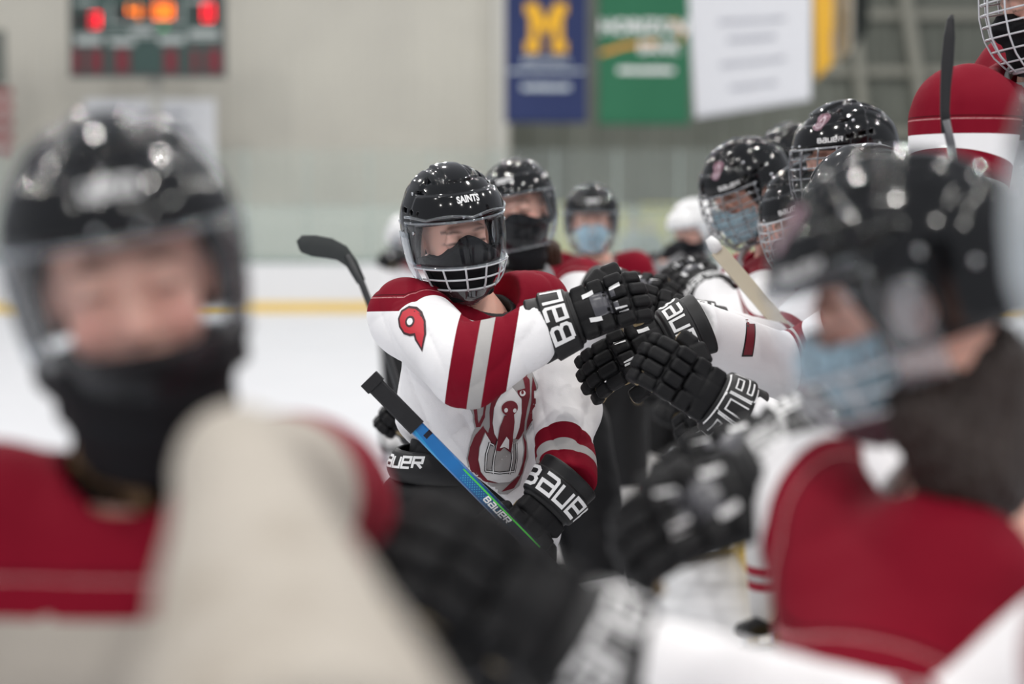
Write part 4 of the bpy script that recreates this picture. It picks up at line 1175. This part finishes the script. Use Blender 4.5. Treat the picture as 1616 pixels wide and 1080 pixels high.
# shoulder number with outline
nine = [(.02, -.5), (.30, -.18), (.36, .12), (.30, .36), (.10, .50), (-.16, .48), (-.34, .30), (-.36, .08), (-.22, -.10), (0, -.14), (.08, -.10)]
NINE = [(.52, -.66), (.30, -.40), (.22, -.22), (.02, -.26), (-.20, -.22), (-.38, -.04), (-.45, .18), (-.38, .40), (-.18, .52), (.06, .50), (.28, .38), (.46, .14), (.56, -.24)]
def num9(sc, grow=0):
    out = polytris([(x * sc, y * sc) for x, y in NINE])
    return out
def grow(polys, sc): return polys + ribbon([(x * .068, y * .068) for x, y in NINE], sc, True)
n9 = num9(.068)
fm9 = flat_map(jb, P(640, 516, 4.1), facing(-8), Vector((-.05, 0, 1)), .3)
lay('number', [(grow(n9, .010), 0), (n9, 1), (polytris([(x * .068, y * .068) for x, y in circ(-.04, .12, .18, .18, 14)]), 0), (polytris([(x * .068, y * .068) for x, y in circ(-.04, .12, .11, .11, 14)]), 2)],
    [mat('dark_outline_print', (50, 12, 20), .6), M_REDPRINT, M_PRINT], fm9, .008, T9, True, base=.0018, lift=.0004)
# maroon neck patch with three bars and lettering
fmp = flat_map(jt, P(798, 488, 4.3), facing(18), Vector((-.12, 0, 1)), .3)
bars = [[(-.018 + i * .009, 0), (-.011 + i * .009, 0), (-.013 + i * .009 - (.008 - i * .0), .008 + i * .005), (-.020 + i * .009 - .006, .006 + i * .005)] for i in range(3)]
bars = [[(-.019, .002), (-.012, .002), (-.017, .009), (-.022, .007)], [(-.009, .002), (-.002, .002), (-.012, .016), (-.017, .013)], [(.001, .002), (.008, .002), (-.006, .023), (-.012, .019)]]
patch = [[(-.034, .028), (.022, .032), (.040, -.020), (-.022, -.024)]]
lay('neck_patch', [(patch, 0), (bars + font_mesh('adidas', .017, .0004) , 1)] if False else [(patch, 0), (bars + [[(a.x + .002, a.y - .006) for a in t] for t in font_mesh('adidas', .015, .0003)], 1)], [M_MAROON, M_PRINT], fmp, .006, T9, True, base=.0018)
# belt of the pants with lettering
def f_belt(p):
    q = loc(p, Mt9); hl = (P(735, 810, 4.5) - P(752, 590, 4.45)).length
    r = np.sqrt((q[:, 0] * 1.75) ** 2 + q[:, 1] ** 2) - .197 - .010 * np.cos((q[:, 2] + hl - .12) * 60)
    return smax(np.abs(r) - .008, np.abs(q[:, 2] + hl - .125) - .036, .008) + folds(p, .002, 2)
hp = P(735, 760, 4.5)
me, _ = sdf_mesh('belt', f_belt, hp - Vector((.28, .28, .22)), hp + Vector((.28, .28, .22)), .005, M_GLOVE2)
bl = put('belt', me, T9)
lay('belt_lettering', [(strokes('Bauer', .023, .0055, gap=.3), 0)], [M_PRINT], flat_map(bvh_of(me), P(600, 733, 4.3), facing(-35), ey, .4), .01, bl, True, base=.001)
sk9 = MB(); sk9.tube([P(602, 760, 4.36), P(598, 800, 4.36), P(596, 860, 4.37), P(600, 930, 4.38)], .012, 8, sq=.4)
put('side_piping', sk9.mesh('side_piping', M_PRINT, True), T9)

# the held stick: black taped grip, then a blue to dark shaft with green line and lettering
def stick(label, p0, p1, wide, flat=(.0155, .0105), cols=None, grip=0, blade=None, name='hockey_stick'):
    p0, p1 = Vector(p0), Vector(p1); x = (p1 - p0).normalized(); A = axes(x, wide); L = (p1 - p0).length
    T = thing(name, label, 'hockey stick', p0)
    return T, A, L, x
ST0, ST1 = P(590, 606, 4.14), P(822, 842, 4.14)
sd = (ST1 - ST0).normalized(); A = axes(sd, -CF)       # columns: along, across, towards viewer
T = thing('hockey_stick', 'blue and black hockey stick with black taped grip held by player number 9', 'hockey stick', ST0)
L = (ST1 - ST0).length
def sblock(t0, t1, w_, th, m, name, parent, ofs=0):
    b = MB(); prof = [(-w_, -th * .6), (-w_ * .8, -th), (w_ * .8, -th), (w_, -th * .6), (w_, th * .6), (w_ * .8, th), (-w_ * .8, th), (-w_, th * .6)]
    n0 = len(b.v)
    for t in lin(t0, t1, 6):
        for (a_, c_) in prof: b.v.append(tuple(ST0 + sd * t + A.col[1] * a_ + A.col[2] * c_))
    for i in range(6):
        for k_ in range(8):
            k2 = (k_ + 1) % 8; b.f.append((n0 + i * 8 + k_, n0 + i * 8 + k2, n0 + (i + 1) * 8 + k2, n0 + (i + 1) * 8 + k_)); b.mi.append(0)
    b.f.append(tuple(n0 + k_ for k_ in range(8))[::-1]); b.mi.append(0); b.f.append(tuple(n0 + 48 + k_ for k_ in range(8))); b.mi.append(0)
    return put(name, b.mesh(name, m), parent)
def shaft_mat():
    m = bpy.data.materials.new('blue_black_shaft'); m.use_nodes = True; t = NT(m); b = m.node_tree.nodes['Principled BSDF']
    tc = t.n.new('ShaderNodeTexCoord'); sx = t.n.new('ShaderNodeSeparateXYZ'); t.l.new(tc.outputs['UV'], sx.inputs[0]); u, v = sx.outputs[0], sx.outputs[1]
    f = t.ramp(u, .30, .72)
    col = t.mix(f, C3((24, 110, 178)), C3((14, 20, 34)))
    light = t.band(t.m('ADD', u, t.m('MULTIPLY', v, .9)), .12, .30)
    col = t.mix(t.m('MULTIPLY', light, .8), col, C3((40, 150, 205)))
    w1 = t.m('GREATER_THAN', t.m('SINE', t.m('ADD', t.m('MULTIPLY', u, 330), t.m('MULTIPLY', v, 26))), .1)
    w2 = t.m('GREATER_THAN', t.m('SINE', t.m('SUBTRACT', t.m('MULTIPLY', u, 330), t.m('MULTIPLY', v, 26))), .1)
    hexm = t.m('MULTIPLY', t.m('MULTIPLY', w1, w2), t.m('MULTIPLY', t.band(u, .38, .80), t.band(v, .22, .72)))
    col = t.mix(t.m('MULTIPLY', hexm, t.ramp(u, .85, .35)), col, C3((60, 160, 190)))
    g = t.m('MULTIPLY', t.band(v, .74, .84), t.m('GREATER_THAN', u, .36))
    col = t.mix(g, col, C3((70, 200, 60)))
    blk = t.m('MULTIPLY', t.band(u, .055, .085), t.m('GREATER_THAN', v, .45)); col = t.mix(blk, col, C3((18, 22, 40)))
    t.l.new(col, b.inputs['Base Color']); b.inputs['Roughness'].default_value = .25; b.inputs['Coat Weight'].default_value = .4
    return m
SM = shaft_mat()
g = sblock(-.004, .135, .0195, .015, M_TAPE, 'grip', T)
b = MB(); b.box(ST0 - sd * .004, (.012, .023, .018), A); put('end_knob', b.mesh('end_knob', M_TAPE), T)
sh = sblock(.135, L + .05, .0165, .011, SM, 'shaft', T)
uv = sh.data.uv_layers.new(name='uv')
for lp in sh.data.loops:
    co = sh.data.vertices[lp.vertex_index].co - ST0
    uv.data[lp.index].uv = ((co.dot(sd) - .135) / (L + .05 - .135), .5 + co.dot(Vector(A.col[1])) / .033)
shb = bvh_of(sh.data)
lay('shaft_lettering', [(strokes('Bauer', .012, .003, slant=.2), 0)], [M_PRINT], flat_map(shb, ST0 + sd * (L * .84) - Vector(A.col[1]) * .004 * 0, sd, (-CF).cross(sd), .1), .01, sh, True, base=.0005)
b = MB(); kn = ST1 + sd * .05; b.tube([kn, kn + sd * .45, kn + sd * .75], [.016, .015, .014], 8, sq=.7); e = kn + sd * .75; b.tube([e, e + sd * .06 + Vector((.04, 0, 0)), e + Vector((.30, 0, .0)) + sd * .07], [.014, .022, .03], 8, sq=.35)
put('lower_shaft', b.mesh('lower_shaft', M_HELMTRIM, True), T)

# ---- nearest player on the left
HL = headM(204, 446, 1.88, yaw=12, pitch=4, roll=10)
TL, JL, MtL, fjL = player('person closest at left in black helmet and gaiter, cream sleeve thrust at the viewer', P(225, 1500, 1.95), 5, HL,
    P(225, 1560, 1.98), P(225, 1010, 1.95), P(228, 790, 1.95), P(-30, 850, 1.92), P(468, 808, 1.92), P(-120, 1250, 1.95), P(376, 742, 1.46), P(-60, 1500, 1.7), P(500, 1380, 1.0),
    h=.010, hf=.004, seed=3, face='shield', stickers=(sticker_saints,), maskstyle='low', fold=.006, jm=JM_STAIN, soff=(-.2, .6), sleeve=(.095, .088, .082), sleeveL=(.098, .042, .112), yokef=lambda vs, q, srz, ta: np.minimum(np.maximum(q[:, 2] - (srz - .07), (q[:, 1] > .1) * 1.0 * (.12 - np.linalg.norm(vs - V3(P(468, 808, 1.92)), axis=1))), .20 - ta), tan=.05,
    hair=(M_BLOND, [(P(150, 600, 1.93), P(165, 720, 1.90), .018, .022), (P(165, 720, 1.90), P(230, 790, 1.86), .022, .012)]))
glove(TL, fist(P(-60, 1500, 1.7) + Dr(.3, -.3, .8) * .115, Dr(.3, -.3, .8), Dr(0, .8, .3)), 'half', False)
glove(TL, fist(P(500, 1380, 1.0) + Dr(.25, -.75, .6) * .115, Dr(.25, -.75, .6), Dr(.2, .5, .8)), 'half', True)

# ---- players behind number 9
B2 = std(P(800, 365, 6.05), 4); B2.update(neck=P(832, 428, 6.05), SR=P(752, 455, 6.0), SL=P(918, 452, 6.1), chest=P(835, 540, 6.05), hip=P(850, 680, 6.1), EL=P(905, 560, 5.7))
G5 = fist(P(1003, 462, 5.2), Dr(.75, -.1, .5), Dr(-.2, .75, .6)); GP2 = fist(P(640, 660, 5.35), Dr(-.35, .2, .5), Dr(-.5, .3, .6))
B2.update(WL=wrist(G5), WR=wrist(GP2), ER=P(720, 640, 5.8))
T2, J2, _, _ = player('person just behind number 9 with bare face above a black neck gaiter', P(850, 1160, 6.1), 4, headM(822, 334, 6.0, yaw=-14, pitch=2, roll=12), h=.009, hf=.0045, seed=21, face='shield',
    stickers=(sticker_saints,), maskstyle='gaiter', fold=.005, feet=[P(780, 1160, 6.1), P(985, 1160, 6.1)], hair=(M_HAIR, [(P(868, 395, 6.12), P(880, 445, 6.14), .035, .02)]), **B2)
glove(T2, G5, 'fist', True); glove(T2, GP2, 'grip', False)
B3 = std(P(940, 365, 8.2), 0); B3.update(neck=P(945, 412, 8.2), SR=P(880, 428, 8.2), SL=P(1000, 428, 8.2))
T3, _, _, _ = player('person further back facing the viewer in a pale blue face mask', B3['hip'], 0, headM(933, 352, 8.1, yaw=0, pitch=4), h=.012, hf=.006, seed=5, face='shield', stickers=(sticker_saints,), maskstyle='blue', **B3)
glove(T3, fist(B3['WR'] + Vector((0, -.11, -.03)), (0, -1, -.3), (0, -.2, 1)), 'fist', False); glove(T3, fist(B3['WL'] + Vector((0, -.11, -.03)), (0, -1, -.3), (0, -.2, 1)), 'fist', True)
B4 = std(P(1085, 365, 9.3), -60, lean=.15)
M_BJ = jersey_mat('black_red_jersey', white=(26, 26, 30), red=(30, 28, 32), bands=(.05, .03, .05), seam=False)
T4, _, _, _ = player('person in black with a pale helmet far back at right of the ice', B4['hip'], -60, headM(1098, 368, 9.3, yaw=-60, pitch=15), h=.014, hf=.008, seed=6, face='shield', maskstyle='gaiter', jm=M_BJ, feet=[P(1010, 880, 9.3), P(1120, 880, 9.4)], **B4)
[c for c in T4.children if c.name.startswith('helmet')][0].data = HELM.copy()
HW = [c for c in T4.children if c.name.startswith('helmet')][0].data; HW.materials.clear(); HW.materials.append(mat('helmet_gloss_white', (225, 225, 225), .2))
glove(T4, fist(B4['WR'] + Vector((-.11, -.03, -.03)), (-1, -.3, -.3), (0, -.2, 1)), 'fist', False); glove(T4, fist(B4['WL'] + Vector((-.11, -.03, -.03)), (-1, -.3, -.3), (0, -.2, 1)), 'fist', True)
B7 = std(P(640, 365, 13), 50, lean=.35)
T7, _, _, _ = player('person far away left of number 9, bending in white and black', B7['hip'], 50, headM(640, 378, 12.6, yaw=60, pitch=25), h=.016, hf=.01, seed=8, face='shield', maskstyle='gaiter', **B7)
[c for c in T7.children if c.name.startswith('helmet')][0].data = HW
glove(T7, fist(P(622, 404, 12.5), Dr(-.6, -.3, .6), Dr(0, .8, .4)), 'fist', False); glove(T7, fist(B7['WL'] + Vector((.08, -.05, -.03)), (.8, -.6, -.3), (0, -.2, 1)), 'fist', True)

# ---- the line on the right
# R2: tall, logo helmet
G4 = fist(P(1052, 500, 4.72), Dr(-.86, .28, .1), Dr(.1, .5, .8))
BA = dict(hip=P(1440, 720, 4.96), chest=P(1400, 540, 4.94), neck=P(1385, 420, 4.94), SR=P(1335, 455, 5.10), SL=P(1395, 480, 4.76), ER=P(1225, 560, 5.0), EL=P(1400, 640, 4.7), WR=wrist(G4), WL=P(1330, 720, 4.5))
TA, _, _, _ = player('person at right with the tallest glossy black helmet and a dog-head sticker, facing left', BA['hip'], -70, headM(1336, 262, 4.95, yaw=-72, pitch=6, roll=0), h=.009, hf=.005, seed=31, face='cage', stickers=(sticker_crest, sticker_bauer), maskstyle='gaiter', soff=(.08, .0), **BA)
glove(TA, G4, 'half', False, marks=False); glove(TA, fist(BA['WL'] + Dr(-.8, 0, .2) * .115, Dr(-.8, 0, .2), Dr(0, .7, .5)), 'fist', True)
# R2b: bowed head, both fists forward
G2 = fist(P(1022, 548, 4.28), Dr(-.88, -.38, .10), Dr(-.15, .35, .9)); G3 = fist(P(1098, 612, 3.98), Dr(-.80, .52, .18), Dr(.0, .15, 1))
BB = dict(hip=P(1500, 800, 4.4), chest=P(1440, 620, 4.35), neck=P(1415, 470, 4.32), SR=P(1370, 510, 4.5), SL=P(1400, 560, 4.12), ER=P(1245, 585, 4.6), EL=P(1300, 730, 4.05), WR=wrist(G2), WL=wrist(G3))
TB, JB, _, _ = player('person at right with bowed head, dog-head sticker helmet and both gloves held out', BB['hip'], -70, headM(1366, 345, 4.3, yaw=-62, pitch=30, roll=-6), h=.008, hf=.005, seed=32, face='white_cage', stickers=(sticker_crest, sticker_bauer), maskstyle='gaiter', soff=(.10, -.02), **BB)
glove(TB, G2, 'open', False, text='Bauer', tsign=-1, grey=False); glove(TB, G3, 'half', True, tsign=-1, marks=False, outline=True, th=.050)
jbb = bvh_of(JB.data)
lay('sleeve_stripe', [([[(-.022, -.056), (.006, -.056), (.022, .056), (-.004, .056)]], 0), ([[(-.018, -.052), (.004, -.052), (.018, .052), (-.002, .052)]], 1)], [M_BLACKPRINT, M_MAROON], flat_map(jbb, P(1198, 524, 4.2), CX, CU, .6), .01, TB, True, base=.002)
# R2c: between them
BC = dict(hip=P(1400, 760, 5.5), chest=P(1340, 580, 5.48), neck=P(1310, 460, 5.42), SR=P(1280, 500, 5.65), SL=P(1310, 520, 5.25), ER=P(1200, 620, 5.4), EL=P(1270, 680, 5.1), WR=P(1180, 560, 5.2), WL=P(1200, 640, 4.95))
TC, _, _, _ = player('person at right with bright wire cage, mostly hidden behind the nearest helmet', BC['hip'], -70, headM(1284, 352, 5.2, yaw=-75, pitch=22), h=.010, hf=.006, seed=33, face='white_cage', stickers=(sticker_bauer,), maskstyle='gaiter', soff=(.05, .0), **BC)
glove(TC, fist(BC['WR'] + Dr(-.8, .4, 0) * .115, Dr(-.8, .4, 0), Dr(0, .4, .8)), 'fist', False); glove(TC, fist(BC['WL'] + Dr(-.8, -.3, 0) * .115, Dr(-.8, -.3, 0), Dr(0, .4, .8)), 'fist', True)
# R3: looking down, blue mask, cage
G6 = fist(P(1096, 440, 5.75), Dr(-.35, .42, -.7), Dr(-.3, .8, .4))
BD = dict(hip=P(1330, 640, 6.1), chest=P(1260, 510, 6.0), neck=P(1222, 400, 5.82), SR=P(1180, 440, 6.15), SL=P(1215, 450, 5.7), ER=P(1130, 560, 5.8), EL=P(1185, 590, 5.25), WR=P(1080, 540, 5.5), WL=wrist(G6))
TD, _, _, _ = player('person at right looking down through a dark cage over a light blue mask', BD['hip'], -70, headM(1182, 306, 5.65, yaw=-72, pitch=26, roll=-4), h=.010, hf=.005, seed=34, face='cage', stickers=(sticker_crest, sticker_bauer), maskstyle='blue', soff=(.05, .18), **BD)
glove(TD, fist(BD['WR'] + Dr(-.8, .2, 0) * .115, Dr(-.8, .2, 0), Dr(0, .6, .7)), 'fist', False); glove(TD, G6, 'half', True, th=.03)
# R4: far helmet peeping between
BE = std(P(1262, 365, 7.0), -50)
TE, _, _, _ = player('person at right whose helmet top peeps out between two nearer helmets', BE['hip'], -50, headM(1250, 268, 6.9, yaw=-50, pitch=15), h=.014, hf=.008, seed=35, face='cage', maskstyle='gaiter', **BE)
glove(TE, fist(BE['WR'] + Vector((-.10, -.05, -.03)), (-1, -.5, -.3), (0, -.2, 1)), 'fist', False); glove(TE, fist(BE['WL'] + Vector((-.10, -.05, -.03)), (-1, -.5, -.3), (0, -.2, 1)), 'fist', True)
# R5: standing on a bench at the right edge
rb = P(1640, 365, 4.35); bh = .47
BF = dict(hip=P(1700, 215, 4.4) + Vector((.1, 0, -.36)), chest=P(1680, 215, 4.3), neck=P(1655, 95, 4.25), SR=P(1610, 130, 4.5), SL=P(1524, 188, 4.02), ER=P(1560, 330, 4.6), EL=P(1500, 380, 3.98), WR=P(1480, 420, 4.5), WL=P(1500, 470, 3.86))
fx = BF['hip']
TF, _, _, _ = player('person standing highest at right edge, maroon shoulder above white stripe', (fx.x, fx.y, 0), -60, headM(1656, 6, 4.2, yaw=-88, pitch=12), h=.010, hf=.006, seed=36, face='white_cage', maskstyle='gaiter', soff=(.0, .17), sleeve=(.112, .09, .066), yokef=lambda vs, q, srz, ta: vs[:, 2] - P(1500, 214, 4.0).z, legs=True,
    feet=[Vector((fx.x, fx.y + .15, bh)), Vector((fx.x, fx.y - .15, bh))], **BF)
for c in TF.children:
    if c.name.startswith('skate'): c.matrix_basis = Matrix.Translation((0, 0, bh)) @ c.matrix_basis
glove(TF, fist(BF['WL'] + Dr(.1, -.8, .3) * .115, Dr(.1, -.8, .3), Dr(-.6, .2, .6)), 'grip', True); glove(TF, fist(BF['WR'] + Dr(-.3, -.8, 0) * .115, Dr(-.3, -.8, 0), Dr(-.4, .2, .8)), 'half', False)
b = MB(); b.box((fx.x + .1, fx.y, bh - .025), (.18, .9, .025), mi=0)
for s in (-1, 1): b.box((fx.x + .1, fx.y + s * .75, (bh - .05) / 2), (.14, .03, (bh - .05) / 2), mi=0)
tag(put('player_bench', b.mesh('player_bench', M_BR)), 'low wooden players bench under the person standing highest at right', 'bench')
# R1: nearest big helmet at right
GA = fist(P(1136, 798, 2.28), Dr(-.90, -.33, .05), Dr(.05, .62, .75)); G8 = fist(P(1175, 722, 2.75), Dr(-.86, -.25, .1), Dr(0, .75, .6))
B1 = dict(hip=P(1640, 1240, 2.5), chest=P(1560, 1000, 2.38), neck=P(1520, 780, 2.25), SR=P(1580, 790, 2.60), SL=P(1475, 945, 2.10), ER=P(1510, 830, 2.88), EL=P(1405, 1180, 1.98), WR=wrist(G8), WL=wrist(GA))
def yk1(vs, q, srz, ta):
    dS = np.minimum(np.linalg.norm(vs - V3(P(1475, 945, 2.10)), axis=1), np.linalg.norm(vs - V3(P(1580, 790, 2.60)), axis=1))
    return np.maximum(.19 - np.linalg.norm(vs - V3(P(1455, 835, 2.08)), axis=1), np.minimum(q[:, 2] - (srz - .04), .21 - dS))
T1, _, _, _ = player('person nearest at right in a big blurred black helmet, facing left over a blue mask', B1['hip'], -72, headM(1428, 474, 2.12, yaw=-106, pitch=20, roll=-3), h=.009, hf=.005, seed=37, face='hybrid', stickers=(sticker_crest, sticker_bauer), maskstyle='blue', soff=(.05, .5), sleeve=(.116, .098, .070), yokef=yk1,
    hair=(mat('dark_brown_hair', (44, 32, 27), .5, bump=(90, .9, .01)), [(P(1545, 590, 2.12), P(1545, 730, 2.13), .062, .070), (P(1450, 650, 2.08), P(1520, 745, 2.10), .040, .050)]), **B1)
glove(T1, GA, 'half', True, tsign=-1, th=.034); glove(T1, G8, 'half', False, tsign=-1)
# R0: at the right edge of the frame, only its visor and its outstretched glove are in the picture
GB = fist(P(820, 960, 1.78), Dr(-.74, .52, .10), Dr(.05, .55, .85))
B0 = dict(hip=P(2150, 1600, 1.75), chest=P(2050, 1180, 1.6), neck=P(1960, 720, 1.55), SR=P(1960, 850, 1.8), SL=P(1850, 1050, 1.36), ER=P(1500, 1230, 1.9), EL=P(1800, 1600, 1.35), WR=wrist(GB), WL=P(1600, 1750, 1.3))
T0, _, _, _ = player('person cut off by the right edge, only clear visor and one gloved arm showing', B0['hip'], -75, headM(1882, 330, 1.52, yaw=-82, pitch=4), h=.012, hf=.007, seed=38, face='scuffed', maskstyle='blue', soff=(.02, .0), **B0)
glove(T0, GB, 'half', False, tsign=-1, marks=False); glove(T0, fist(B0['WL'] + Dr(-.8, 0, .2) * .115, Dr(-.8, 0, .2), Dr(0, .7, .5)), 'fist', True)

# ---- other sticks
def bladed(label, pts, w_, th, blade_pts, bw, m, mb=None, tape=None):
    T = thing('hockey_stick', label, 'hockey stick', pts[-1])
    b = MB(); b.tube(pts, w_, 8, sq=th); put('shaft', b.mesh('shaft', m, True), T)
    b = MB()
    P0 = [Vector(q) for q in blade_pts]; n0 = 0; secs = []
    for i, q in enumerate(P0):
        t = (P0[min(i + 1, len(P0) - 1)] - P0[max(i - 1, 0)]).normalized(); side = t.cross(CF).normalized(); hw_ = bw[i]
        ring = [q + side * (hw_ * a_) + CF * (.005 * c_) for a_, c_ in ((-1, -.5), (-.85, -1), (.85, -1), (1, -.5), (1, .5), (.85, 1), (-.85, 1), (-1, .5))]
        secs.append(ring)
    for r_ in secs: b.v += [tuple(q) for q in r_]
    for i in range(len(secs) - 1):
        for k_ in range(8): k2 = (k_ + 1) % 8; b.f.append((i * 8 + k_, i * 8 + k2, (i + 1) * 8 + k2, (i + 1) * 8 + k_)); b.mi.append(0)
    b.f.append(tuple(range(8))[::-1]); b.f.append(tuple((len(secs) - 1) * 8 + k_ for k_ in range(8))); b.mi += [0, 0]
    put('blade', b.mesh('blade', mb or m, True), T); return T
D = 5.30
bladed('black hockey stick with its blade raised left of number 9', [P(548, 402, D), P(572, 450, D), P(602, 528, D), P(640, 650, D), P(700, 830, D)], .0145, .7,
    [P(470, 387, D), P(476, 385, D), P(495, 388, D), P(520, 392, D), P(540, 400, D), P(555, 416, D), P(570, 445, D)], [.012, .024, .030, .029, .024, .017, .013], mat('graphite_blade', (44, 46, 48), .5), mat('taped_graphite_blade', (50, 54, 54), .75))
D = 3.72
bladed('thin dark stick standing upright in front of the raised maroon shoulder', [P(1492, 190, D), P(1500, 225, D), P(1514, 300, D), P(1540, 560, D), P(1560, 900, D)], .0125, .7,
    [P(1502, 24, D), P(1500, 32, D), P(1498, 60, D), P(1495, 100, D), P(1492, 140, D), P(1491, 175, D), P(1494, 210, D)], [.003, .007, .011, .012, .010, .009, .010], mat('grey_shaft', (86, 86, 90), .4), mat('black_blade', (18, 18, 22), .6))
T = thing('goalie_stick', 'beige taped stick handle with a white end beside the caged player at right', 'stick', P(1205, 480, 4.95))
a = P(1132, 395, 4.95); c = P(1222, 500, 4.95); A_ = axes(c - a, -CF); b = MB(); b.box((a + c) / 2, ((c - a).length / 2, .019, .012), A_); put('taped_handle', b.mesh('taped_handle', M_BEIGETAPE), T)
b = MB(); b.tube([P(1118, 376, 4.95), P(1126, 386, 4.95), P(1134, 397, 4.95)], [.014, .022, .020], 10, sq=.8); put('end_knob', b.mesh('end_knob', M_PRINT, True), T)
b = MB(); b.box(P(1240, 522, 4.95), ((c - a).length / 4, .017, .010), A_); put('shaft', b.mesh('shaft', M_BEIGETAPE), T)
